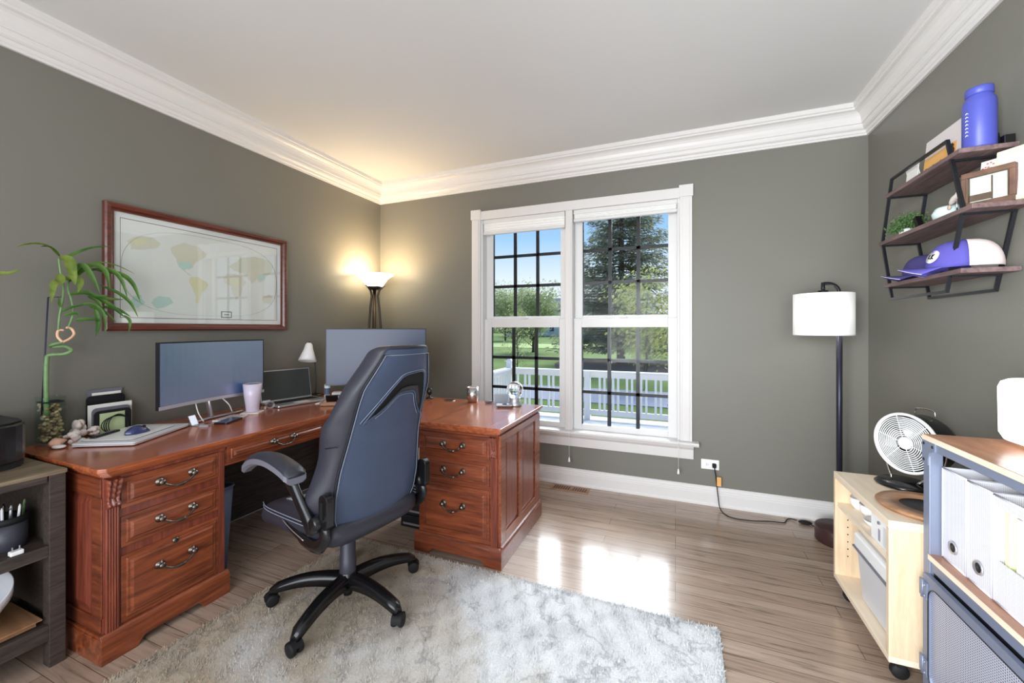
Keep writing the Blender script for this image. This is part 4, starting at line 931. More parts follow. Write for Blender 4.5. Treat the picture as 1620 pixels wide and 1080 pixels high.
part('handle', MB().lathe([(0, 0), (.012, 0), (.014, .02), (.011, .05), (.014, .11), (.010, .16), (0, .165)], 16, tr(1.075, 2.50, 1.772, rx=90)), 'ring_wood', t, world=True)
part('head', MB().box(-.012, .012, -.012, .012, 0, .085, T=tr(1.075, 2.49, 1.758, rx=-28)), 'plastic_black', t, world=True, bevel=.003)
t = thing('shell_bowl', 'pale aqua rounded dish on the middle board behind the black frame', 'dish', (1.09, 2.31, 1.755))
part('dish', MB().lathe([(0, 0), (.030, .0), (.052, .02), (.056, .04), (.045, .062), (.030, .070), (.028, .066), (.042, .056), (.050, .04), (.046, .022), (.02, .006), (0, .006)], 24), 'aqua_white', t)
t = thing('seahorse_ornament', 'cream curled shell ornament on a thin stand on the middle board', 'ornament', (1.06, 2.20, 1.755))
part('stand', MB().tube([(0, 0, .004), (0, 0, .10)], .0025, 8).lathe([(0, 0), (.018, 0), (.018, .004), (0, .005)], 16), 'steel', t)
part('curl', MB().tube(smoothpath([(0, .045, .058), (0, .02, .075), (0, -.005, .085), (0, -.016, .105), (0, -.012, .125), (0, .004, .138)], 5), [.002, .005, .008, .010, .011, .012, .012, .012, .011, .011, .010, .010, .009, .009, .008, .008, .007, .006, .005, .004, .004, .003, .003, .002, .002, .001][:26], 8), 'bone_white', t)
part('flower', MB().sphere((0, .036, .070), (.004, .016, .012)).sphere((0, .052, .050), (.004, .012, .010)), 'coral_pink', t)
t = thing('shadow_box', 'small weathered wooden frame with glass front standing on the middle board', 'picture frame', (1.072, 2.045, 1.755), rz=42)
m = MB(); T = Matrix(((0, 0, 1, 0), (1, 0, 0, 0), (0, 1, 0, 0), (0, 0, 0, 1)))
for q in ((-.075, .075, 0, .020), (-.075, .075, .115, .135), (-.075, -.055, .02, .115), (.055, .075, .02, .115)): m.box(-.012, .012, q[0] * .92, q[1] * .92, q[2], q[3])
part('frame', m, 'box_wood', t, bevel=.002); part('photo', MB().box(.006, .010, -.056, .056, .019, .116), 'paper', t); part('print', MB().box(.002, .004, -.010, -.006, .024, .11).box(.002, .004, -.006, .05, .026, .05), 'box_wood', t)
part('glass', MB().box(-.012, -.010, -.056, .056, .019, .116), 'jar_glass', t)
t = thing('photo_card', 'patterned white card tucked behind the weathered frame', 'card', (1.115, 2.075, 1.755), rz=35)
m = MB().box(-.001, .001, -.04, .06, 0, .19, 0, tr(0, 0, 0, ry=8))
for k in range(26): y = .055 - abs(random.gauss(0, .018)); z = random.uniform(.08, .18); m.box(-.0018, -.001, y - .003, y + .003, z, z + .004, 1, tr(0, 0, 0, ry=8))
part('card', m, ['paper', 'red'], t)
t = thing('cream_frame', 'cream framed picture leaning at the near end of the middle board', 'picture frame', (1.125, 1.985, 1.755), rz=30)
m = MB()
for q in ((-.075, .075, 0, .016), (-.075, .075, .179, .195), (-.075, -.059, .016, .179), (.059, .075, .016, .179)): m.box(-.008, .008, *q, T=tr(0, 0, 0, ry=7))
part('frame', m, 'paper_yellow', t, bevel=.002); part('picture', MB().box(-.001, .003, -.060, .060, .015, .180, T=tr(0, 0, 0, ry=7)), 'cap_pink', t)
# caps on the bottom board
def cap(loc, rz, label, cm, backm, badge, sc_=1.0):
    t = thing('baseball_cap', label, 'cap', loc, rz=rz, group='baseball caps on the bottom board')
    # local +x = towards the brim
    def dome(a0, a1, nm, mt_):
        rows = []
        for j in range(13):
            v = j / 12; el = v * math.pi / 2; rows.append([(.095 * sc_ * math.cos(a) * (math.cos(el) ** .62), .078 * sc_ * math.sin(a) * (math.cos(el) ** .62), .012 + .098 * sc_ * math.sin(el) ** .9) for a in [R_(a0 + (a1 - a0) * k / 20) for k in range(21)]])
        return part(nm, MB().grid(rows), mt_, t, solid=.003)
    dome(-100, 100, 'crown', cm); dome(100, 260, 'crown_back', backm)
    rows = []
    for j in range(9):
        v = j / 8; rows.append([])
        for k in range(17):
            a = R_(-62 + 124 * k / 16); r0 = Vector((.095 * sc_ * math.cos(a), .078 * sc_ * math.sin(a))); ext = .075 * sc_ * math.cos(a * .9) ** .6
            p = r0 + Vector((ext * v * 1.0, 0)); rows[-1].append((p.x, p.y, .016 + .008 * v - (.030 * (p.y / .07) ** 2) * v * .9))
    m = MB().grid(rows); br = part('brim', m, cm, t, solid=.004)
    part('brim_piping', MB().tube([(x + .001, y, z) for x, y, z in rows[-1]], .0013, 6), 'lavender', br)
    part('button', MB().sphere((0, 0, .012 + .098 * sc_), (.007, .007, .004), 10, 6), cm, t)
    if badge:
        T = Matrix.Translation((.072 * sc_, .043 * sc_, .060)) @ Matrix.Rotation(R_(38), 4, 'Z') @ Matrix.Rotation(R_(66), 4, 'Y')
        bd = part('round_patch', MB().lathe([(0, .004), (.027, .004), (.027, 0)], 28, T), 'white_gloss', t, 'round white patch with dark emblem')
        g = MB()   # the two interlaced dark letters
        def ln(pts, r=.0022): g.tube([T @ Vector((x, y, .005)) for x, y in pts], r, 4)
        ln([(-.010, -.013), (.007, -.013)]); ln([(.007, -.013), (.007, -.006)]); ln([(-.010, .000), (.012, .000)]); ln([(.002, .000), (-.010, .010)]); ln([(.002, .000), (.012, .011)])
        part('emblem', g, 'grid_black', bd)
    else:
        g = MB(); T = Matrix.Translation((.090 * sc_, .036 * sc_, .050))
        for k in range(4): g.tube([T @ Vector((-.008 * k, -.004 * k, -.016 + .011 * k)), T @ Vector((-.008 * k - .003, -.008 - .004 * k, -.010 + .011 * k))], .0018, 5)
        part('embroidery', g, 'silver_plastic', t)
    return t
cap((1.082, 2.435, 1.5285), 156, 'dark navy baseball cap at the window end of the bottom board', 'cap_navy', 'cap_navy', False, .98)
cap((1.062, 2.165, 1.5285), 152, 'blue and pale pink baseball cap with round white patch on the bottom board', 'cap_blue', 'cap_pink', True, 1.12)

# ------------------------------------------------------------ birch cart with what stands in and on it
CX0, CX1, CY0, CY1, CB, CT = .722, 1.145, 1.885, 2.440, .082, .600
ct = thing('birch_cart', 'low open birch shelf cart on casters beside the wall', 'shelf cart', (.93, 2.16, 0))
part('top', MB().box(CX0, CX1, CY0, CY1, CT - .030, CT), 'birch_top', ct, world=True, bevel=.002)
part('bottom', MB().box(CX0, CX1, CY0, CY1, CB, CB + .022), 'birch_top', ct, world=True, bevel=.002)
part('side_panel', MB().box(CX0, CX1, CY0, CY0 + .020, CB + .022, CT - .030), 'birch', ct, world=True, bevel=.001)
sp = part('side_panel', MB().box(CX0, CX1, CY1 - .020, CY1, CB + .022, CT - .030), 'birch', ct, world=True, bevel=.001)
m = MB()
for k in range(7): m.lathe([(0, .001), (.003, .001), (.003, 0)], 8, tr(CX0 + .05, CY1 - .0199, .20 + k * .035, rx=90))
part('peg_holes', m, 'rubber', sp, world=True)
part('back_panel', MB().box(CX1 - .008, CX1, CY0 + .02, CY1 - .02, CB + .022, CT - .03), 'birch', ct, world=True)
part('shelf', MB().box(CX0 + .008, CX1 - .008, CY0 + .020, CY1 - .020, .438, .456), 'birch_top', ct, world=True, bevel=.001)
for x, y in ((CX0 + .05, CY0 + .05), (CX0 + .05, CY1 - .05), (CX1 - .05, CY0 + .05), (CX1 - .05, CY1 - .05)):
    c_ = MB().lathe([(0, -.014), (.024, -.014), (.028, -.008), (.028, .008), (.024, .014), (0, .014)], 20, tr(x, y, .0285, rx=90)); c_.box(x - .03, x + .03, y - .03, y + .03, .074, .082); c_.box(x - .012, x + .012, y - .02, y + .02, .05, .076)
    part('caster', c_, 'rubber', ct, world=True)
for i, (x, y, r_, lab) in enumerate(((.80, 2.365, .036, 'white cup at the far end of the cart shelf'), (.815, 2.285, .042, 'white bowl in the middle of the cart shelf'))):
    t = thing('white_cup' if i == 0 else 'white_bowl', lab, 'cup' if i == 0 else 'bowl', (x, y, .456))
    part('body', MB().lathe([(0, 0), (r_ * .6, 0), (r_ * .95, .02), (r_, .05), (r_ * .94, .05), (r_ * .88, .022), (r_ * .5, .005), (0, .005)], 28), 'white_gloss', t)
    part('rim_band', MB().lathe([(r_ * .97, .046), (r_ * 1.03, .048), (r_ * 1.03, .052), (r_ * .95, .052)], 28), 'silver_plastic', t)
t = thing('red_clay_pot', 'small terracotta coloured pot behind the white bowls on the cart shelf', 'pot', (.90, 2.27, .456)); part('body', MB().lathe([(0, 0), (.03, 0), (.038, .05), (.034, .05), (.028, .004), (0, .004)], 20), 'terracotta', t)
t = thing('white_dish', 'shallow white dish on the cart shelf', 'dish', (.795, 2.185, .456)); part('body', MB().lathe([(0, 0), (.028, 0), (.045, .022), (.043, .024), (.026, .004), (0, .004)], 28), 'white_gloss', t); part('handle', MB().tube([(.04, 0, .02), (.055, .0, .026), (.062, .0, .02)], .003, 6), 'white_gloss', t)
t = thing('white_appliance', 'white boxy appliance with grey slots on the cart shelf', 'appliance', (.86, 2.0, .456))
part('housing', MB().box(.735, 1.05, 1.915, 2.070, .456, .566), 'white_gloss', t, world=True, bevel=.006)
part('display', MB().box(.732, .736, 1.925, 1.955, .470, .545), 'silver_plastic', t, world=True)
part('vent_slots', MB().box(.733, .736, 1.985, 1.988, .475, .52).box(.733, .736, 1.995, 1.998, .475, .52), 'plastic_grey', t, world=True); part('knob', MB().lathe([(0, .006), (.006, .006), (.006, 0)], 12, tr(.735, 1.99, .545, ry=-90)), 'plastic_grey', t, world=True)
t = thing('storage_bin', 'white lidded plastic storage bin under the cart shelf', 'storage bin', (.9, 2.08, CB + .022))
part('body', MB().frustum((.765, 1.10, 1.93, 2.24), (.750, 1.11, 1.915, 2.255), CB + .0225, .325), 'silver_plastic', t, world=True, bevel=.01)
part('lid', MB().box(.742, 1.12, 1.910, 2.262, .325, .395), 'white_gloss', t, world=True, bevel=.012)
part('lid_rim', MB().box(.738, 1.12, 1.907, 2.266, .322, .332), 'plastic_grey', t, world=True, bevel=.003)
# fan
t = thing('metal_fan', 'round retro metal table fan with chrome grille and black drum on the birch cart', 'fan', (.945, 2.33, CT))
part('base', MB().lathe([(0, 0), (.095, 0), (.10, .006), (.085, .020), (.03, .026), (0, .026)], 36, tr(.945, 2.33, CT)), 'plastic_black', t, world=True)
FT = Matrix.Translation((.950, 2.325, .790)) @ Matrix.Rotation(R_(-150), 4, 'Z') @ Matrix.Rotation(R_(90), 4, 'Y')   # local z faces out of the grille
part('drum', MB().lathe([(.123, .0), (.128, .0), (.128, -.02), (.122, -.10), (.105, -.135), (.05, -.150), (0, -.152)], 48, FT), 'plastic_black', t, world=True)
g = MB().lathe([(.121, .001), (.124, .010), (.131, .010), (.134, .002), (.131, -.006), (.122, -.004), (.121, .001)], 56, FT)
gr = part('grille_ring', g, 'white_gloss', t, world=True)
g = MB()
for k in range(11): r_ = .036 + k * .0078; g.tube([FT @ Vector((r_ * math.cos(a), r_ * math.sin(a), .010 - .004 * (r_ / .12) ** 2)) for a in [q * math.pi / 24 for q in range(48)]], .0021, 6, closed=True)
for k in range(6): a = k * math.pi / 3 + .3; g.tube([FT @ Vector((.025 * math.cos(a), .025 * math.sin(a), .008)), FT @ Vector((.124 * math.cos(a), .124 * math.sin(a), .003))], .0016, 5)
part('grille_wires', g, 'white_gloss', t, world=True)
part('hub_cap', MB().lathe([(0, .016), (.018, .015), (.026, .010), (.028, .004), (.028, 0)], 28, FT), 'white_gloss', t, world=True)
g = MB()
for k in range(4):
    a = k * math.pi / 2; rows = []
    for i in range(6):
        r_ = .02 + .088 * i / 5; hw = .34 + .18 * math.sin(i / 5 * 3); rows.append([FT @ Vector((r_ * math.cos(a + hw * s_), r_ * math.sin(a + hw * s_), -.030 + .014 * s_)) for s_ in (-1, -.5, 0, .5, 1)])
    g.grid(rows)
part('blades', g, 'silver', t, world=True)
for s_ in (-1, 1): part('bracket', MB().tube(smoothpath([FT @ Vector((-.055, s_ * .132, -.04)) if False else FT @ Vector((0, s_ * .132, -.03)), FT @ Vector((.08, s_ * .115, -.03)), Vector((.945, 2.33, CT + .02)) + (FT.to_3x3() @ Vector((0, s_ * .05, 0)))], 5), .005, 8), 'steel', t, world=True)
part('carry_handle', MB().tube(smoothpath([FT @ Vector((-.122, -.04, -.10)), FT @ Vector((-.145, -.035, -.10)), FT @ Vector((-.150, 0, -.10)), FT @ Vector((-.145, .035, -.10)), FT @ Vector((-.122, .04, -.10))], 5), .003, 8), 'steel', t, world=True)
t = thing('wooden_tray', 'round wooden tray with dark glossy centre on the birch cart', 'tray', (.905, 2.045, CT))
part('rim', MB().lathe([(.085, .006), (.085, .016), (.150, .018), (.156, .012), (.145, .0), (.085, 0)], 48, tr(.905, 2.045, CT)), 'ring_wood', t, world=True); part('dish', MB().lathe([(0, .004), (.080, .006), (.087, .014), (.087, .0), (0, 0)], 48, tr(.905, 2.045, CT)), 'plastic_soft', t, world=True)
t = thing('white_carton', 'white card box leaning behind the tray on the birch cart', 'box', (1.09, 2.05, CT))
part('carton', MB().box(1.045, 1.135, 1.93, 2.10, CT, CT + .13), 'paper', t, world=True, bevel=.002); part('label', MB().box(1.043, 1.045, 1.95, 2.07, CT + .03, CT + .08), 'terracotta', t, world=True)

# ------------------------------------------------------------ metal cabinet
KX0, KX1, KY0, KY1, KT = .800, 1.150, .55, 1.842, .935
kb = thing('metal_cabinet', 'grey metal utility cabinet with walnut top and perforated doors', 'cabinet', (.98, 1.2, 0))
part('top', MB().box(KX0 - .002, KX1, KY0, KY1, KT - .018, KT), 'walnut_top', kb, world=True, bevel=.001)
part('top_edge', MB().box(KX0 - .004, KX0 - .002, KY0, KY1, KT - .018, KT - .001), 'birch_top', kb, 'pale front edge of the top', world=True)
f = MB(); f.box(KX0, KX0 + .025, KY0, KY1, KT - .046, KT - .018); f.box(KX1 - .025, KX1, KY0, KY1, KT - .046, KT - .018); f.box(KX0, KX1, KY1 - .025, KY1, KT - .046, KT - .018)
part('top_rail', f, 'grey_metal', kb, world=True, bevel=.002)
for x, y in ((KX0, KY1 - .036), (KX1 - .036, KY1 - .036), (KX0, KY0), (KX1 - .036, KY0)): part('leg_post', MB().box(x, x + .036, y, y + .036, 0, KT - .046), 'grey_metal', kb, world=True, bevel=.002)
m = MB().prism([(KY1, KT - .018), (KY1, KT - .10), (KY1 - .036, KT - .10), (KY1 - .036, KT - .075), (KY1 - .045, KT - .055), (KY1 - .062, KT - .046), (KY1 - .075, KT - .046), (KY1 - .075, KT - .018)], KX0 - .004, KX0, YX)
gp = part('corner_plate', m, 'grey_metal', kb, world=True)
m = MB()
for y, z in ((KY1 - .012, KT - .030), (KY1 - .062, KT - .032), (KY1 - .012, KT - .085)): m.sphere((KX0 - .004, y, z), (.003, .0055, .0055), 12, 6)
part('bolts', m, 'plastic_soft', gp, world=True)
ZS = .535
part('shelf_board', MB().box(KX0 - .002, KX1, KY0, KY1 - .036, ZS - .018, ZS), 'walnut_top', kb, world=True); part('shelf_edge', MB().box(KX0 - .004, KX0 - .002, KY0, KY1 - .036, ZS - .018, ZS - .001), 'birch_top', kb, world=True)
part('shelf_rail', MB().box(KX0 + .004, KX0 + .02, KY0, KY1 - .036, ZS - .055, ZS - .018), 'grey_metal', kb, world=True)
m = MB().box(KX0 + .01, KX0 + .014, KY0, KY1 - .04, .05, ZS - .055).box(KX1 - .006, KX1, KY0, KY1 - .036, .05, ZS); m.box(KX0 + .02, KX1, KY1 - .012, KY1 - .008, .05, ZS - .02); part('case', m, 'black_metal', kb, world=True)
def door(y0, y1):
    m = MB(); z0, z1 = .065, .470; out = rrect(y0, y1, z0, z1, .008); inn = rrect(y0 + .050, y1 - .030, z0 + .035, z1 - .030, .045, 5)
    X0, X1 = KX0 - .014, KX0
    n = len(out); vs = [(X0, *p) for p in out] + [(X0, *p) for p in inn] + [(X1, *p) for p in out] + [(X1, *p) for p in inn]
    m.add(vs, [(i, (i + 1) % n, n + (i + 1) % n, n + i) for i in range(n)] + [(2 * n + i, 2 * n + (i + 1) % n, (i + 1) % n, i) for i in range(n)] + [(n + i, n + (i + 1) % n, 3 * n + (i + 1) % n, 3 * n + i) for i in range(n)])
    d = part('door', m, 'grey_metal', kb, world=True)
    m = MB().box(KX0 - .007, KX0 - .005, y0 + .045, y1 - .025, z0 + .03, z1 - .025); part('perforated_panel', m, 'perforated_metal', d, world=True)
    m = MB().tube([(KX0 - .014, *p) for p in inn], .002, 5, closed=True); part('panel_rim', m, 'black_metal', d, world=True)
    for z in (z1 - .055, z0 + .09):
        m = MB().tube([(KX0 - .016, y1 - .004, z - .03), (KX0 - .016, y1 - .004, z + .03)], .006, 10); m.box(KX0 - .018, KX0 - .014, y1 - .03, y1 + .014, z - .028, z + .028)
        for zz_ in (-.018, .018): m.sphere((KX0 - .019, y1 - .020, z + zz_), .004, 8, 6)
        part('hinge', m, 'grey_metal', d, world=True)
    return d
door(1.215, 1.812); door(.60, 1.205)
# magazine files
def magfile(y, w_, lab, fill, openf=False):
    t = thing('magazine_file', lab, 'magazine file', (KX0 + .03, y, ZS), group='mesh magazine files in the grey cabinet')
    # local x: depth from front; y: width
    h0, h1, D = .300, .300, .24; m = MB(); th = .003
    sidep = [(0, 0), (D, 0), (D, h1), (.10, h1), (0, h0)]
    T = Matrix(((1, 0, 0, 0), (0, 0, 1, 0), (0, 1, 0, 0), (0, 0, 0, 1)))
    m.prism(sidep, -w_ / 2, -w_ / 2 + th, T); m.prism(sidep, w_ / 2 - th, w_ / 2, T); m.box(0, D, -w_ / 2, w_ / 2, 0, th); m.box(D - th, D, -w_ / 2, w_ / 2, 0, h1)
    if not openf: m.box(0, th, -w_ / 2, w_ / 2, 0, h0)
    else: m.box(0, th, -w_ / 2, w_ / 2, 0, .12); m.box(0, th, -w_ / 2, w_ / 2, h0 - .03, h0)
    part('mesh_shell', m, 'perforated_light', t)
    r = MB()
    for s_ in (-1, 1): r.tube([(0, s_ * w_ / 2, .002), (0, s_ * w_ / 2, h0), (D, s_ * w_ / 2, h1)], .003, 6)
    r.tube([(0, -w_ / 2, h0), (0, w_ / 2, h0)], .003, 6); r.tube([(0, -w_ / 2, .003), (0, w_ / 2, .003)], .003, 6); part('wire_rim', r, 'mesh_white', t)
    if not openf:
        hr = part('finger_ring', MB().lathe([(.014, .003), (.019, .005), (.021, .0), (.014, -.001), (.014, .003)], 24, tr(-.001, 0, .060, ry=-90)), 'silver', t); part('finger_hole', MB().lathe([(0, .001), (.0145, .001), (.0145, 0)], 20, tr(-.0012, 0, .060, ry=-90)), 'plastic_soft', hr)
    for i, (mt_, yy, hh) in enumerate(fill): part('papers', MB().box(.012, D - .02, yy * w_ - .008, yy * w_ + .008, .004, hh), mt_, t)
magfile(1.738, .118, 'white mesh magazine file nearest the cabinet corner post', [('paper', -.2, .25), ('paper', .15, .27)])
magfile(1.620, .100, 'white mesh magazine file second from the corner post', [('paper', -.1, .24), ('paper_green', .2, .22)])
magfile(1.500, .122, 'open-fronted mesh file holding a yellow folder', [('paper_yellow', .28, .275), ('paper', -.05, .26), ('white_gloss', -.32, .24)], True)
t = thing('white_folders', 'bundle of white folders standing beside the open mesh file', 'folders', (KX0 + .145, 1.40, ZS))
for k in range(3): part('folder', MB().box(0, .17, -.035 + k * .024, -.018 + k * .024, 0, .21 + .012 * k), 'paper', t, bevel=.003)
t = thing('wire_basket', 'small black wire mesh basket on the cabinet shelf', 'basket', (KX0 + .03, 1.37, ZS))
m = MB()
m.frustum((-.004, .10, -.10, .022), (-.012, .11, -.11, .030), 0, .12); del m.f[-5:-4]; 
part('basket_wall', MB().box(-.006, -.004, -.11, .03, 0, .115).box(-.006, .0, .028, .030, 0, .115), 'wire_mesh', t); part('basket_rim', MB().tube([(-.006, -.11, .116), (-.006, .03, .116), (.10, .03, .116)], .003, 6), 'black_metal', t)
t = thing('dark_camera_case', 'dark rounded case at the back of the cabinet shelf by the corner post', 'case', (1.06, 1.72, ZS))
part('body', MB().box(1.045 + .02, 1.14, 1.62, 1.80, ZS, ZS + .33), 'plastic_soft', t, world=True, bevel=.02)
# lantern lamp on top
t = thing('lantern_lamp', 'glowing white rounded lantern on the walnut cabinet top', 'lamp', (1.02, 1.672, KT))
part('shade', MB().lathe([(0, .016), (.060, .016), (.098, .030), (.108, .050), (.110, .185), (.104, .203), (.090, .211), (0, .212)], 44), 'lantern_glow', t); part('base', MB().lathe([(0, 0), (.055, 0), (.058, .016), (0, .017)], 30), 'ring_wood', t)

# ------------------------------------------------------------ rustic shelf unit at the left edge
SX0, SX1, SY1, SY0, SZ = -2.74, -2.222, .818, -.40, .752
st = thing('rustic_shelf', 'dark rustic wooden shelf unit beside the cherry desk', 'shelf unit', (-2.48, .3, 0))
part('top', MB().box(SX0, SX1 + .004, SY0, SY1 + .004, SZ - .016, SZ), 'dark_wood_top', st, world=True, bevel=.003)
part('top_rail', MB().box(SX1 - .02, SX1, SY0, SY1 - .05, SZ - .040, SZ - .016), 'dark_wood', st, world=True, bevel=.002)
for x in (SX0, SX1 - .05):
    for y in (SY0, SY1 - .046): part('leg_post', MB().box(x, x + .05, y, y + .046, 0, SZ - .016), 'dark_wood', st, world=True, bevel=.002)
for z, h in ((.470, .045), (.165, .060)):
    part('shelf_board', MB().box(SX0 + .02, SX1 - .02, SY0, SY1 - .03, z - .02, z - .004), 'dark_wood', st, world=True)
    part('front_rail', MB().box(SX1 - .022, SX1 - .002, SY0, SY1 - .046, z - h, z), 'dark_wood', st, world=True, bevel=.002)
part('side_panel', MB().box(SX0 + .03, SX1 - .05, SY1 - .03, SY1 - .015, .10, SZ - .016), 'dark_wood', st, world=True)
part('back_panel', MB().box(SX0, SX0 + .012, SY0, SY1, .10, SZ - .016), 'dark_wood', st, world=True)
# printer
t = thing('printer', 'glossy black printer with rounded front corner on the rustic shelf', 'printer', (-2.57, .55, SZ))
P = [(-2.74, .30), (-2.74, .785)] + [(-2.47 + .09 * math.cos(R_(a)), .695 + .09 * math.sin(R_(a))) for a in (90, 70, 50, 30, 10, 0)] + [(-2.375, .62), (-2.372, .30)]
part('housing', MB().prism(P, SZ + .022, SZ + .175), 'plastic_black', t, world=True, bevel=.008)
part('lower_tray', MB().prism([(x + .0 if x < -2.5 else x - .012, y) for x, y in P], SZ, SZ + .022), 'plastic_soft', t, world=True)
part('lid', MB().prism([(x + .006 if x < -2.5 else x - .01, y - .006) for x, y in P], SZ + .175, SZ + .182), 'plastic_soft', t, world=True, bevel=.003)
m = MB(); m.box(-2.3745, -2.3715, .655, .683, SZ + .062, SZ + .080); lg = part('badge', m, 'white_gloss', t, 'small white square badge', world=True)
m = MB().tube([(-2.3708, .669 + .006 * math.cos(a), SZ + .071 + .005 * math.sin(a)) for a in [R_(40 + 28 * k) for k in range(11)]], .0012, 4); m.tube([(-2.3708, .664, SZ + .071), (-2.3708, .674, SZ + .072)], .001, 4); part('badge_mark', m, 'grid_black', lg, world=True)
part('tray_latch', MB().box(-2.375, -2.362, .60, .66, SZ + .004, SZ + .018), 'plastic_grey', t, world=True, bevel=.003)
# pencil cup with pens
t = thing('mesh_pen_cup', 'dark grey mesh pen cup on the middle board of the rustic shelf', 'pen cup', (-2.36, .705, .466))
part('cup', MB().lathe([(0, 0), (.052, 0), (.055, .004), (.055, .10), (.052, .10), (.051, .006), (0, .006)], 32), 'cylinder_grey', t); part('rim', MB().lathe([(.051, .098), (.057, .098), (.057, .122), (.051, .122)], 32), 'rubber', t)
PENL = ['silver pen nearest the desk side in the mesh cup', 'white pen leaning toward the room in the mesh cup', 'green pen in the mesh pen cup', 'pale grey pen in the mesh pen cup', 'black pen in the mesh pen cup', 'silver pen leaning toward the wall in the mesh cup', 'white pen leaning away from the desk in the mesh cup', 'second green pen, leaning away from the desk in the mesh cup', 'pale grey pen at the rim nearest the room in the mesh cup']
for k in range(9):
    a = k * .7 + .2; r_ = .012 + .024 * (k % 3) / 2; mt_ = ['silver', 'white_gloss', 'boxwood', 'silver_plastic', 'plastic_black'][k % 5]
    x, y = -2.36 + r_ * math.cos(a), .705 + r_ * math.sin(a)
    o = single('pen', MB().tube([(0, 0, 0), (.012 * math.cos(a), .012 * math.sin(a), .135 + .008 * (k % 3)), (.0125 * math.cos(a), .0125 * math.sin(a), .145 + .008 * (k % 3))], [.0042, .0042, .002], 8), mt_, PENL[k], 'pen', (x, y, .473), group='pens in the mesh pen cup')
t = thing('plug_adapter', 'small white plug adapter on the front rail of the rustic shelf', 'adapter', (-2.245, .70, .470))
part('body', MB().box(-.012, .012, -.022, .012, 0, .016), 'white_gloss', t, bevel=.003); part('prongs', MB().box(-.002, .002, -.016, -.013, .016, .030).box(-.002, .002, .002, .005, .016, .030), 'silver', t)
t = thing('steel_bowl', 'brushed steel bowl tilted on the lower board of the rustic shelf', 'bowl', (-2.36, .60, .165))
part('bowl', MB().lathe([(0, .002), (.05, .006), (.10, .04), (.125, .09), (.128, .13), (.124, .13), (.12, .09), (.095, .045), (.05, .012), (0, .008)], 36, tr(0, 0, .075, ry=22, rx=10)), 'silver_plastic', t)
t = thing('paper_stack', 'loose brown papers under the steel bowl', 'papers', (-2.36, .62, .165)); part('sheets', MB().box(-.13, .10, -.22, .13, 0, .022).box(-.14, .12, -.24, .14, .022, .026), ['ring_wood'], t); part('red_tab', MB().box(.101, .104, -.05, .02, .004, .018), 'red', t)

# ------------------------------------------------------------ things on the desk
DT = .7602
t = thing('bamboo_vase', 'square glass vase of pebbles standing at the end of the desk', 'vase', (-2.715, .948, DT))
sq = rrect(-.042, .042, -.042, .042, .010); si = rrect(-.038, .038, -.038, .038, .008)
m = MB(); n = len(sq); m.add([(x, y, 0) for x, y in sq] + [(x, y, .222) for x, y in sq] + [(x, y, .222) for x, y in si] + [(x, y, .012) for x, y in si], [(i, (i + 1) % n, n + (i + 1) % n, n + i) for i in range(n)] + [(n + i, n + (i + 1) % n, 2 * n + (i + 1) % n, 2 * n + i) for i in range(n)] + [(2 * n + i, 2 * n + (i + 1) % n, 3 * n + (i + 1) % n, 3 * n + i) for i in range(n)] + [tuple(reversed(range(n))), tuple(3 * n + i for i in range(n))], 0, False)
part('glass', m, 'jar_glass', t); part('glass_foot', MB().prism(rrect(-.041, .041, -.041, .041, .01), .001, .011), 'clear_plastic', t)
m = MB(); random.seed(5)
for k in range(120):
    z = .022 + .165 * k / 120; m.sphere((random.uniform(-.029, .029), random.uniform(-.029, .029), z), (random.uniform(.007, .010), random.uniform(.007, .010), random.uniform(.006, .009)), 10, 6)
tag(part('pebbles', m, 'pebble', t), kind='stuff')
m = MB().prism(rrect(-.0365, .0365, -.0365, .0365, .008), .195, .200); part('dark_ribbon', m, 'rubber', t)
t = thing('lucky_bamboo', 'tall lucky bamboo plant with a curled stem growing from the pebble vase', 'plant', (-2.70, .93, DT + .20))
ox = (-2.70, .93, DT + .20)
def W(y, z, x=-2.70): return (x - ox[0], y - ox[1], z - ox[2])
stem = smoothpath([W(.930, .90), W(.928, 1.05), W(.930, 1.150), W(.938, 1.176), W(.975, 1.180, -2.67), W(1.000, 1.196, -2.665), W(.990, 1.215, -2.70), W(.960, 1.212, -2.73), W(.950, 1.222, -2.72), W(.975, 1.236, -2.68)], 6)
part('cane', MB().tube(stem, [.0092 - .003 * i / len(stem) for i in range(len(stem))], 10), 'stem_green', t)
for z in (1.0, 1.04, 1.085, 1.13): part('node_ring', MB().lathe([(.008, -.002), (.0108, 0), (.008, .002)], 16, tr(*W(.929, z))), 'stem_green', t)
part('pink_curl', MB().tube(smoothpath([W(.975, 1.236, -2.68), W(.962, 1.262, -2.69), W(.968, 1.290, -2.70), W(.985, 1.292, -2.70)], 6), .0055, 8).tube(smoothpath([W(.975, 1.236, -2.68), W(1.0, 1.252, -2.68), W(1.018, 1.275, -2.69), W(1.012, 1.300, -2.70), W(.995, 1.305, -2.70)], 6), .0055, 8), 'stem_pink', t, 'pinkish curled lower stem')
sh1 = smoothpath([W(.968, 1.29), W(.972, 1.36), W(.982, 1.43), W(.985, 1.50), W(.975, 1.57), W(.970, 1.63)], 5); sh2 = smoothpath([W(1.0, 1.30), W(1.018, 1.37), W(1.012, 1.44), W(1.0, 1.50), W(1.015, 1.57)], 5)
part('shoot', MB().tube(sh1, .0045, 8), 'stem_green', t); part('shoot', MB().tube(sh2, .0045, 8), 'stem_green', t)
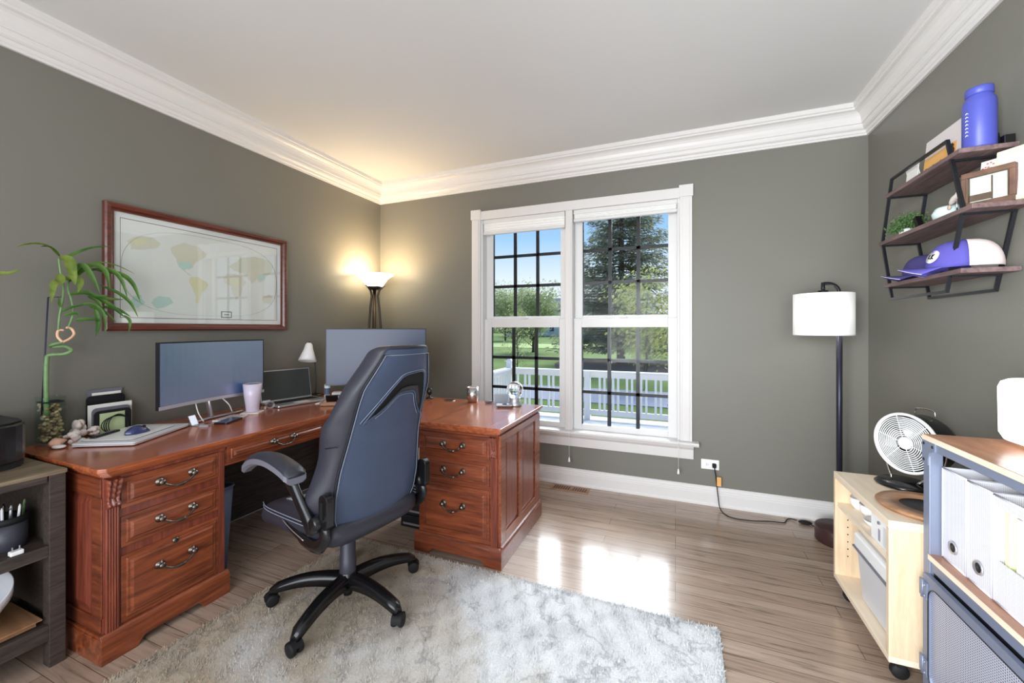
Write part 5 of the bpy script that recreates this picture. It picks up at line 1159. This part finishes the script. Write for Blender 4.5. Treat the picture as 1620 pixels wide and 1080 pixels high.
def leaf(pts, wd, mt_='leaf_green'):
    P = smoothpath([W(y, z, x) for x, y, z in pts], 5); m = MB(); N = len(P); rows = []
    for i, p in enumerate(P):
        t_ = i / (N - 1); d = (P[min(i + 1, N - 1)] - P[max(i - 1, 0)]).normalized(); sd = d.cross(Vector((.75, -.5, .55))).normalized(); s_ = wd * (math.sin(min(1, t_ * 1.02) ** .75 * math.pi) ** .8 * .98 + .02); nn = sd.cross(d) * s_ * .35
        rows.append([p - sd * s_ + nn, p - sd * s_ * .5 + nn * .3, p, p + sd * s_ * .5 + nn * .3, p + sd * s_ + nn])
    m.grid(rows); part('leaf', m, mt_, t)
X_ = -2.68
LV = [([(-2.70, .972, 1.64), (-2.66, .92, 1.675), (-2.62, .86, 1.672), (-2.58, .80, 1.645)], .010, 'leaf_yellow'), ([(-2.70, .975, 1.64), (-2.66, .93, 1.672), (-2.64, .89, 1.668)], .008, 0),
      ([(-2.70, .975, 1.64), (-2.66, .99, 1.62), (-2.64, .995, 1.56), (-2.63, 1.0, 1.505)], .020, 'leaf_yellow'), ([(-2.70, .985, 1.63), (-2.68, 1.01, 1.655), (-2.68, 1.08, 1.700), (-2.69, 1.165, 1.725)], .008, 0),
      ([(-2.70, .972, 1.56), (-2.67, .965, 1.52), (-2.66, .94, 1.50), (-2.65, .928, 1.42)], .018, 'leaf_yellow'), ([(-2.70, .985, 1.53), (-2.67, 1.01, 1.545), (-2.66, 1.03, 1.52), (-2.66, 1.02, 1.47)], .016, 'leaf_yellow'),
      ([(-2.69, 1.0, 1.52), (-2.66, 1.03, 1.605), (-2.64, 1.06, 1.56), (-2.62, 1.085, 1.47)], .013, 0), ([(-2.69, 1.0, 1.52), (-2.67, 1.07, 1.610), (-2.66, 1.12, 1.59), (-2.65, 1.135, 1.50)], .014, 0),
      ([(-2.69, 1.01, 1.55), (-2.68, 1.08, 1.625), (-2.66, 1.16, 1.625), (-2.64, 1.235, 1.585)], .004, 0), ([(-2.69, 1.05, 1.58), (-2.67, 1.14, 1.60), (-2.65, 1.18, 1.55), (-2.64, 1.20, 1.46)], .011, 0),
      ([(-2.69, 1.10, 1.59), (-2.66, 1.18, 1.58), (-2.65, 1.23, 1.53), (-2.64, 1.255, 1.44)], .012, 0), ([(-2.70, 1.0, 1.46), (-2.68, 1.05, 1.475), (-2.66, 1.09, 1.46), (-2.64, 1.12, 1.465)], .012, 0),
      ([(-2.68, 1.08, 1.465), (-2.66, 1.13, 1.45), (-2.65, 1.19, 1.45)], .009, 0), ([(-2.69, 1.08, 1.46), (-2.67, 1.13, 1.43), (-2.66, 1.17, 1.39), (-2.65, 1.19, 1.36)], .010, 0),
      ([(-2.69, 1.11, 1.52), (-2.67, 1.18, 1.48), (-2.65, 1.22, 1.43), (-2.64, 1.245, 1.36)], .009, 0), ([(-2.70, 1.01, 1.40), (-2.67, 1.07, 1.42), (-2.65, 1.11, 1.37), (-2.64, 1.115, 1.27)], .009, 0),
      ([(-2.69, 1.07, 1.41), (-2.67, 1.12, 1.385), (-2.65, 1.16, 1.33)], .008, 0), ([(-2.69, 1.11, 1.41), (-2.67, 1.17, 1.40), (-2.65, 1.22, 1.36)], .009, 0), ([(-2.68, 1.20, 1.37), (-2.66, 1.22, 1.34), (-2.66, 1.215, 1.28)], .007, 0),
      ([(-2.69, 1.02, 1.34), (-2.67, 1.06, 1.345), (-2.66, 1.10, 1.34)], .010, 0), ([(-2.68, 1.09, 1.40), (-2.67, 1.10, 1.33), (-2.66, 1.085, 1.26)], .010, 0), ([(-2.70, .985, 1.36), (-2.68, 1.02, 1.375), (-2.67, 1.03, 1.36)], .008, 0),
      ([(-2.70, .975, 1.40), (-2.68, .965, 1.42), (-2.67, .96, 1.45)], .006, 0), ([(-2.70, .98, 1.38), (-2.67, 1.0, 1.40), (-2.66, 1.02, 1.41)], .008, 0), ([(-2.68, 1.06, 1.46), (-2.67, 1.10, 1.43), (-2.66, 1.11, 1.38)], .008, 0),
      ([(-2.70, .74, 1.55), (-2.62, .78, 1.53), (-2.60, .82, 1.555)], .010, 'leaf_yellow')]
for pts, wd, mt_ in LV: leaf(pts, wd, mt_ or 'leaf_green')
part('support_stick', MB().tube([W(.918, .90, -2.715), W(.940, 1.446, -2.715)], .0032, 8), 'stick', t); part('tie_wire', MB().tube([W(.940, 1.446, -2.715), W(.985, 1.45, -2.70)], .0018, 6), 'stick', t)
# shells
t = thing('shell_cluster', 'cluster of pale coral and seashells on the desk by the vase', 'shells', (-2.60, 1.0, DT))
def lumpy(c, r, seed, mt_, nm, spk=.25):
    random.seed(seed); m = MB()
    for k in range(14):
        d = Vector([random.gauss(0, 1) for _ in range(3)]).normalized(); m.sphere((c[0] + d.x * r[0] * .6, c[1] + d.y * r[1] * .6, max(c[2] + d.z * r[2] * .6, DT + r[2] * .3)), (r[0] * random.uniform(.25, .5), r[1] * random.uniform(.25, .5), r[2] * random.uniform(.25, .45)), 10, 6)
    part(nm, m, mt_, t, world=True)
lumpy((-2.715, 1.045, DT + .045), (.045, .035, .05), 3, 'bone_white', 'coral_branch'); lumpy((-2.625, .985, DT + .030), (.035, .035, .035), 4, 'bone_white', 'coral_branch'); lumpy((-2.70, 1.09, DT + .030), (.03, .03, .03), 8, 'bone_white', 'coral_branch')
part('conch', MB().lathe([(0, -.045), (.006, -.035), (.012, -.02), (.010, -.015), (.018, -.005), (.014, 0), (.022, .012), (.018, .02), (.012, .034), (0, .042)], 18, tr(-2.61, .935, DT + .022, rz=30, rx=90)), 'coral_pink', t, world=True)
part('scallop', MB().sphere((-2.575, .925, DT + .008), (.03, .022, .008)), 'white_gloss', t, world=True); part('scallop', MB().sphere((-2.625, 1.015, DT + .010), (.022, .02, .010)), 'aqua_white', t, world=True)
# letter organizer
t = thing('letter_sorter', 'black curved letter sorter holding cards and papers against the wall', 'letter sorter', (-2.71, 1.165, DT))
def arch_plate(x, y0, y1, z1, th, mt_, nm, lab=None, hole=None):
    o_ = [(y0, DT + .002)] + [(y0, z1 - .02)] + [(y0 + .02 - .02 * math.cos(a), z1 - .02 + .02 * math.sin(a)) for a in (.4, .8, 1.2, 1.57)] + [(y1 - .02 + .02 * math.sin(a), z1 - .02 + .02 * math.cos(a)) for a in (0, .4, .8, 1.2, 1.57)] + [(y1, DT + .002)]
    part(nm, MB().prism(o_, x, x + th, YX), mt_, t, lab, world=True)
arch_plate(-2.766, 1.090, 1.245, .955, .005, 'plastic_soft', 'divider'); arch_plate(-2.746, 1.092, 1.25, .905, .005, 'plastic_soft', 'divider'); arch_plate(-2.726, 1.095, 1.25, .895, .005, 'plastic_grey', 'divider'); arch_plate(-2.706, 1.095, 1.245, .882, .005, 'plastic_soft', 'divider')
part('tray', MB().box(-2.772, -2.698, 1.09, 1.25, DT, DT + .006), 'plastic_soft', t, world=True)
tt = thing('photo_card', 'white printed card standing behind the letter sorter', 'card', (-2.742, 1.17, DT)); m = MB().box(-2.7725, -2.771, 1.115, 1.232, DT, .968)
for y0, y1, z0, z1 in ((1.155, 1.190, .945, .952), (1.197, 1.203, .945, .952), (1.122, 1.127, .935, .940), (1.125, 1.131, .922, .927), (1.155, 1.175, .908, .918), (1.185, 1.205, .910, .922)): m.box(-2.7711, -2.7705, y0, y1, z0, z1, 1)
part('card', m, ['paper', 'plastic_grey'], tt, world=True)
tt = thing('dark_folder', 'tall dark folder at the back of the letter sorter', 'folder', (-2.755, 1.17, DT)); part('cover', MB().box(-2.780, -2.776, 1.10, 1.24, DT, .985), 'plastic_grey', tt, world=True)
tt = thing('note_papers', 'white papers with a green card held in the letter sorter', 'papers', (-2.66, 1.17, DT + .006)); part('sheet', MB().box(-2.738, -2.734, 1.085, 1.262, DT + .006, .912), 'paper', tt, world=True); part('green_card', MB().box(-2.699, -2.696, 1.115, 1.215, DT + .006, .868), 'paper_green', tt, world=True)
tt = thing('cable_bundle', 'coiled black cable looped in front of the letter sorter', 'cable', (-2.60, 1.17, DT)); m = MB()
for k in range(4): m.tube([(-2.690 + .008 * k + .02 * math.cos(a) * .3, 1.175 + (.055 - .006 * k) * math.cos(a), DT + .045 + (.042 + .004 * k) * math.sin(a)) for a in [q * math.pi / 14 for q in range(28)]], .0022, 6, closed=True)
part('loops', m, 'rubber', tt, world=True)
# closed laptop, pad, mouse
def plate(name, label, cat, c, ang, L_, Wd, z, h, mt_, parts=None, r=.012):
    t = thing(name, label, cat, (c[0], c[1], z), rz=ang)
    part('body', MB().prism(rrect(-L_ / 2, L_ / 2, -Wd / 2, Wd / 2, r), 0, h), mt_, t, bevel=min(.002, h * .3)); return t
la = math.degrees(math.atan2(.343, -.19))
t = plate('closed_laptop', 'closed silver laptop lying on the desk under the mouse pad', 'laptop', (-2.511, 1.175), la, .38, .262, DT + .004, .014, 'silver_plastic')
part('rubber_feet', MB().box(-.17, -.15, -.12, -.10, -.004, 0).box(.15, .17, -.12, -.10, -.004, 0).box(-.17, -.15, .10, .12, -.004, 0).box(.15, .17, .10, .12, -.004, 0), 'rubber', t); part('base_seam', MB().prism(rrect(-.1905, .1905, -.1315, .1315, .012), .006, .0075), 'plastic_grey', t)
t = plate('mouse_pad', 'white mouse pad lying on the closed silver laptop', 'mouse pad', (-2.520, 1.160), la, .29, .225, DT + .0182, .003, 'plastic_grey', r=.02)
part('surface', MB().prism(rrect(-.144, .144, -.1115, .1115, .02), .003, .0042), 'white_gloss', t)
t = thing('computer_mouse', 'dark blue computer mouse on the white mouse pad', 'mouse', (-2.475, 1.165, DT + .0224), rz=100)
rows = []
for j in range(13):
    u = -1 + j / 6; hw = .030 * math.sqrt(max(0, 1 - abs(u) ** 2.6)) + .001; hh = .036 * (1 - (u * .9 + .1) ** 2) + .002; rows.append([(u * .054, hw * math.cos(a), max(0, hh * math.sin(a)) if math.sin(a) > 0 else 0) for a in [k * math.pi / 8 for k in range(16)]])
part('shell', MB().grid(rows, closed_u=True), 'navy_shiny', t); part('scroll_wheel', MB().lathe([(0, -.003), (.007, -.003), (.007, .003), (0, .003)], 14, tr(.030, 0, .026, rx=90)), 'rubber', t); part('side_buttons', MB().box(-.01, .02, .026, .030, .012, .018), 'silver', t, bevel=.001)
t = thing('remote_control', 'slim black remote lying along the edge of the closed laptop', 'remote', (-2.575, 1.085, DT + .0182), rz=119); part('body', MB().box(-.07, .07, -.014, .014, 0, .014), 'plastic_black', t, bevel=.003); part('buttons', MB().box(-.05, .05, -.006, .006, .014, .0155), 'plastic_grey', t)
# curved monitor
def monitor(name, label, c, ang, w_, h, z0, curve, smat, chin=.018, thick=.022, stand='foot'):
    t = thing(name, label, 'monitor', (c[0], c[1], DT), rz=ang); zz0 = z0 - DT
    def bx(off0, off1, y0, y1, za, zb):
        n = 16; rows = []
        for k in range(n + 1):
            y = y0 + (y1 - y0) * k / n; cx = curve * (2 * y / w_) ** 2; rows.append([(cx + off0, y, za), (cx + off1, y, za), (cx + off1, y, zb), (cx + off0, y, zb)])
        m = MB().grid(rows, closed_u=True, smooth=False); m.f += [(0, 1, 2, 3), tuple(4 * n + q for q in range(4))]; m.mi += [0, 0]; m.sm += [False, False]; return m
    part('housing', bx(-thick, 0, -w_ / 2, w_ / 2, zz0, zz0 + h), 'plastic_soft', t); part('screen', bx(0, .002, -w_ / 2 + .007, w_ / 2 - .007, zz0 + chin, zz0 + h - .007), smat, t); part('chin_bezel', bx(0, .003, -w_ / 2, w_ / 2, zz0, zz0 + chin - .001), 'silver' if chin > .012 else 'plastic_black', t)
    return t
t = monitor('curved_monitor', 'wide curved monitor on a silver stand in front of the framed map', (-2.560, 1.575), 8, .650, .355, .872, .032, 'screen', .020)
part('neck', MB().tube([(-.03, 0, .16), (-.045, 0, .10), (-.02, .0, .012)], .018, 12, flat=(1, .5)), 'silver', t)
part('foot', MB().tube(smoothpath([(.030, -.20, .006), (.005, -.11, .007), (-.02, 0, .008), (-.02, .11, .007), (-.03, .22, .006)], 5), .015, 8, flat=(.4, 1)), 'silver', t)
part('cable', MB().tube(smoothpath([(-.02, -.10, .15), (.0, -.095, .06), (.03, -.085, .004)], 5), .003, 6), 'white_gloss', t)
part('cable', MB().tube(smoothpath([(-.01, .06, .115), (.01, .09, .07), (.0, .12, .02)], 5), .003, 6), 'white_gloss', t)
t = monitor('large_monitor', 'large flat dark monitor standing across the desk corner behind the chair', (-2.145, 2.515), -56, .745, .432, .868, 0, 'screen_dark', .008)
part('neck', MB().box(-.06, -.03, -.04, .04, 0, .20), 'plastic_black', t, bevel=.004); part('foot', MB().box(-.10, .06, -.16, .16, 0, .012), 'plastic_black', t, bevel=.004)
# mug, coaster, phone, notes
t = thing('coaster', 'square pale stone coaster under the lavender tumbler', 'coaster', (-2.505, 1.775, DT), rz=35); part('tile', MB().box(-.052, .052, -.052, .052, .0, .010), 'bone_white', t, bevel=.002); part('cork_base', MB().box(-.048, .048, -.048, .048, -.0, .002), 'ring_wood', t)
t = thing('lavender_tumbler', 'tall pearly lavender tumbler on the stone coaster', 'tumbler', (-2.505, 1.775, DT + .0105))
part('body', MB().lathe([(0, 0), (.034, 0), (.037, .004), (.040, .05), (.047, .10), (.053, .178), (.050, .178), (.044, .10), (.037, .05), (.033, .008), (0, .008)], 40), 'lavender', t); part('lid', MB().lathe([(.048, .170), (.050, .172), (.050, .176), (.044, .176), (0, .172)], 36), 'clear_plastic', t); part('mark', MB().box(.036, .0385, -.004, .004, .035, .065), 'plastic_grey', t, 'small dark mark near the foot of the tumbler')
t = plate('smartphone', 'black phone lying on the desk in front of the curved monitor', 'phone', (-2.41, 1.565), 115, .15, .078, DT, .009, 'plastic_black'); part('screen_glass', MB().prism(rrect(-.071, .071, -.035, .035, .008), .009, .0096), 'screen', t); part('camera_bump', MB().box(-.06, -.04, .015, .03, .009, .011), 'plastic_grey', t, bevel=.001)
t = plate('patterned_notepad', 'small patterned notepad with red and white print at the monitor foot', 'notepad', (-2.47, 1.615), 112, .17, .10, DT, .008, 'paper', r=.004)
g = MB()
for i in range(5):
    for j in range(8): g.box(-.078 + j * .020, -.066 + j * .020, -.042 + i * .018, -.030 + i * .018, .008, .0085, (i * 3 + j * 5) % 3)
part('printed_blocks', g, ['red', 'plastic_grey', 'plastic_soft'], t)
t = thing('phone_stand', 'small silver tilted phone stand on the desk beside the closed laptop', 'phone stand', (-2.47, 1.43, DT), rz=15); part('base', MB().box(-.03, .03, -.02, .02, 0, .005), 'silver', t, bevel=.001); part('back_rest', MB().box(-.003, .003, -.02, .02, 0, .055, T=tr(-.01, 0, .004, ry=-25)), 'silver', t, bevel=.001)
t = thing('binder_clip', 'silver binder clip on the desk by the phone stand', 'clip', (-2.40, 1.425, DT), rz=20); part('clip_body', MB().frustum((-.022, .022, -.008, .008), (-.022, .022, -.002, .002), 0, .012), 'silver', t); part('clip_handle', MB().tube([(-.01, .004, .008), (-.014, .032, .004), (.014, .032, .004), (.01, .004, .008)], .0012, 5), 'silver', t)
t = thing('coiled_charger', 'coiled silver charging cable on the desk by the open laptop', 'cable', (-2.545, 1.925, DT)); m = MB()
for k in range(3): m.tube([((.018 + .004 * k) * math.cos(a) * .5, (.018 + .004 * k) * math.cos(a + .2), .024 + (.018 + .003 * k) * math.sin(a)) for a in [q * math.pi / 10 for q in range(20)]], .0016, 5, closed=True)
part('loops', m, 'silver', t); part('plug', MB().box(-.006, .006, -.04, -.03, 0, .018), 'white_gloss', t, bevel=.002)
# open laptop
t = thing('open_laptop', 'open silver laptop with dark blank screen behind the tumbler', 'laptop', (-2.565, 2.145, DT), rz=169.5)
# local +x towards wall, y along width
part('base', MB().prism(rrect(-.115, .110, -.187, .187, .012), .003, .016), 'silver', t, bevel=.002)
kbp = MB()
for i in range(5):
    for j in range(14): x = .070 - i * .021; y = -.165 + j * .0236; kbp.box(x - .0085, x + .0085, y, y + .020, .016, .0175)
part('keyboard', kbp, 'rubber', t); part('touchpad', MB().box(-.105, -.035, -.05, .05, .016, .0163), 'silver_plastic', t)
LT = Matrix.Translation((.110, 0, .012)) @ Matrix.Rotation(R_(10), 4, 'Y'); lid = part('lid', MB().box(0, .006, -.187, .187, 0, .225, T=LT), 'silver', t, bevel=.002)
part('screen', MB().box(-.0008, 0, -.181, .181, .010, .219, T=LT), 'laptop_screen', lid); part('asset_sticker', MB().box(-.0014, -.0008, .125, .178, .004, .016, T=LT), 'white_gloss', lid, 'white sticker at the lower corner of the screen')
# desk lamp, books, small things behind the laptop
t = thing('desk_lamp', 'small desk lamp with white cone shade behind the open laptop', 'desk lamp', (-2.70, 2.44, DT))
part('base', MB().lathe([(0, 0), (.06, 0), (.062, .006), (.05, .012), (0, .014)], 28), 'plastic_black', t); part('stem', MB().tube(smoothpath([(0, 0, .012), (0, .004, .12), (-.01, .0, .27), (-.012, -.02, .36), (-.008, -.05, .405)], 5), .0045, 8), 'plastic_black', t)
LS = Matrix.Translation((-.004, -.060, .415)) @ Matrix.Rotation(R_(-12), 4, 'X') @ Matrix.Rotation(R_(-6), 4, 'Y')
part('cone_shade', MB().lathe([(.0, .012), (.016, .010), (.026, -.004), (.034, -.04), (.050, -.085), (.068, -.135), (.066, -.135), (.048, -.085), (.032, -.04), (.022, -.004), (0, .0)], 32, LS), 'white_gloss', t); part('bulb', MB().sphere((0, 0, 0), .022, T=LS @ Matrix.Translation((0, 0, -.10))), 'white_gloss', t); part('finial', MB().lathe([(0, .024), (.004, .022), (.005, .012), (0, .01)], 10, LS), 'plastic_black', t)
t = thing('red_book', 'thin reddish box standing against the wall behind the open laptop', 'box', (-2.77, 2.24, DT)); part('cover', MB().box(-2.785, -2.762, 2.145, 2.345, DT, .985), 'red_book', t, world=True, bevel=.002); part('lid_edge', MB().box(-2.787, -2.760, 2.143, 2.347, .970, .975), 'cap_pink', t, world=True)
t = thing('patterned_box', 'blue and white patterned box under the large monitor', 'box', (-2.195, 2.345, DT), rz=34); part('box', MB().box(-.16, .18, -.03, .03, 0, .075), 'silver_plastic', t, bevel=.002)
g = MB(); random.seed(31)
for k in range(70): x = random.uniform(-.155, .17); z = random.uniform(.006, .066); s_ = random.uniform(.003, .009); g.box(x - s_, x + s_, -.0312, -.030, z - s_ * .8, z + s_ * .8, k % 3)
part('print_pattern', g, ['bin_blue', 'plastic_soft', 'cap_blue'], t)
t = thing('glass_bottle', 'slim clear bottle between the open laptop and the large monitor', 'bottle', (-2.50, 2.37, DT)); part('body', MB().lathe([(0, 0), (.020, 0), (.022, .004), (.022, .10), (.010, .125), (.009, .15), (.0, .151)], 20), 'aqua_white', t); part('stopper', MB().lathe([(0, .15), (.009, .15), (.013, .165), (.008, .178), (0, .18)], 16), 'black_metal', t); part('label', MB().lathe([(.0225, .03), (.0225, .08)], 20), 'bin_blue', t)
t = thing('open_pencil_case', 'open tan case with black flap on the desk beside the chair back', 'case', (-2.235, 2.205, DT), rz=35); part('case', MB().box(-.10, .08, -.06, .05, 0, .028), 'ring_wood', t, bevel=.006); part('flap', MB().box(-.04, .04, -.004, .004, 0, .07, T=tr(-.02, -.045, .022, rx=35)), 'plastic_black', t, bevel=.002); part('lining', MB().box(-.08, .06, -.05, .02, .028, .030), 'coral_pink', t)
t = thing('white_papers', 'white papers and blue card on the desk beyond the open laptop', 'papers', (-2.36, 2.25, DT), rz=20); part('sheets', MB().box(-.06, .05, -.08, .04, 0, .004), 'paper', t); part('blue_card', MB().box(-.02, .05, -.10, -.03, .004, .007), 'cap_blue', t)
t = thing('black_webcam', 'small black device on the desk peeking out past the chair headrest', 'device', (-1.76, 2.66, DT)); part('body', MB().sphere((0, 0, .055), (.022, .022, .030)), 'plastic_black', t); part('stand', MB().lathe([(0, 0), (.028, 0), (.028, .006), (.006, .012), (.006, .03), (0, .03)], 20), 'plastic_black', t)
# far pedestal: tumbler, globe, tray
t = thing('steel_tumbler', 'brushed steel cup on the desk end in front of the window frame', 'cup', (-1.385, 2.655, DT)); part('body', MB().lathe([(0, 0), (.034, 0), (.038, .006), (.043, .05), (.042, .108), (.039, .108), (.039, .05), (.034, .010), (0, .010)], 36), 'steel', t); part('rim', MB().lathe([(.039, .107), (.0425, .107), (.0425, .112), (.039, .112)], 36), 'white_gloss', t)
t = thing('crystal_ball', 'clear glass globe on a silver base at the desk end', 'glass globe', (-1.045, 2.640, DT)); part('globe', MB().sphere((0, 0, .112), .058, 32, 20), 'glass', t); part('base', MB().lathe([(0, 0), (.048, 0), (.05, .006), (.045, .022), (.036, .036), (.040, .056), (.036, .058), (.028, .052), (0, .05)], 30), 'silver', t)
t = thing('silver_dish', 'small square silver dish on the desk end by the globe', 'dish', (-1.095, 2.575, DT), rz=20); part('dish', MB().frustum((-.045, .045, -.035, .035), (-.058, .058, -.046, .046), 0, .016), 'silver', t, bevel=.003); part('rings', MB().tube([(.016 * math.cos(a), .012 * math.sin(a), .018) for a in [q * math.pi / 8 for q in range(16)]], .0022, 6, closed=True), 'dark_bronze', t)
t = thing('acrylic_card_holder', 'clear upright card holder on the desk end', 'card holder', (-1.17, 2.69, DT), rz=10); 
for k in range(3): part('divider', MB().box(-.05, .05, -.03 + k * .028, -.027 + k * .028, 0, .065), 'clear_plastic', t)
t = thing('shot_glass', 'small clear shot glass in front of the globe base', 'glass', (-.990, 2.595, DT)); part('glass', MB().lathe([(0, 0), (.016, 0), (.019, .045), (.017, .045), (.014, .008), (0, .008)], 24), 'jar_glass', t); part('gold_rim', MB().lathe([(.0175, .044), (.0195, .044), (.0195, .047), (.0175, .047)], 24), 'steel', t)
t = thing('key_fob', 'small dark key fob on the desk end by the steel cup', 'keys', (-1.255, 2.655, DT), rz=30); part('fob', MB().sphere((0, 0, .010), (.030, .014, .010)), 'plastic_grey', t); part('ring', MB().tube([(.035 + .010 * math.cos(a), .010 * math.sin(a), .003) for a in [q * math.pi / 8 for q in range(16)]], .0014, 5, closed=True), 'silver', t)
# waste bin and the box stack in the knee space
t = thing('waste_bin', 'blue-grey plastic waste bin in the knee space beside the drawers', 'waste bin', (-2.34, 1.395, 0))
m = MB(); o0, o1 = rrect(-.12, .12, -.050, .050, .03), rrect(-.15, .15, -.070, .070, .04); n = len(o0)
m.add([(x, y, 0) for x, y in o0] + [(x, y, .46) for x, y in o1] + [(x * .96, y * .96, .46) for x, y in o1] + [(x * .95, y * .95, .01) for x, y in o0], [(i, (i + 1) % n, n + (i + 1) % n, n + i) for i in range(n)] + [(n + i, n + (i + 1) % n, 2 * n + (i + 1) % n, 2 * n + i) for i in range(n)] + [(2 * n + i, 2 * n + (i + 1) % n, 3 * n + (i + 1) % n, 3 * n + i) for i in range(n)] + [tuple(reversed(range(n))), tuple(3 * n + i for i in range(n))], 0, True)
part('bin_body', m, 'bin_blue', t); rr_ = MB(); rr_.tube([(x, y, .46) for x, y in o1], .006, 8, closed=True); part('bin_rim', rr_, 'bin_blue', t); part('liner', MB().prism([(x * .95, y * .95) for x, y in o1], .40, .405), 'silver_plastic', t)
for k in range(4):
    z = .05 + .085 * k; tt = thing('desktop_drive', 'dark box under the desk by the far pedestal, %s of its stack' % ('lowest', 'second lowest', 'second highest', 'topmost')[k], 'box', (-1.56, 2.3, z - .05), group='stacked dark boxes under the desk')
    part('case', MB().box(-.12, .12, -.10, .10, 0, .080), 'plastic_soft', tt, bevel=.004); part('front_strip', MB().box(-.10, .12, -.104, -.10, .02, .032), 'silver', tt)
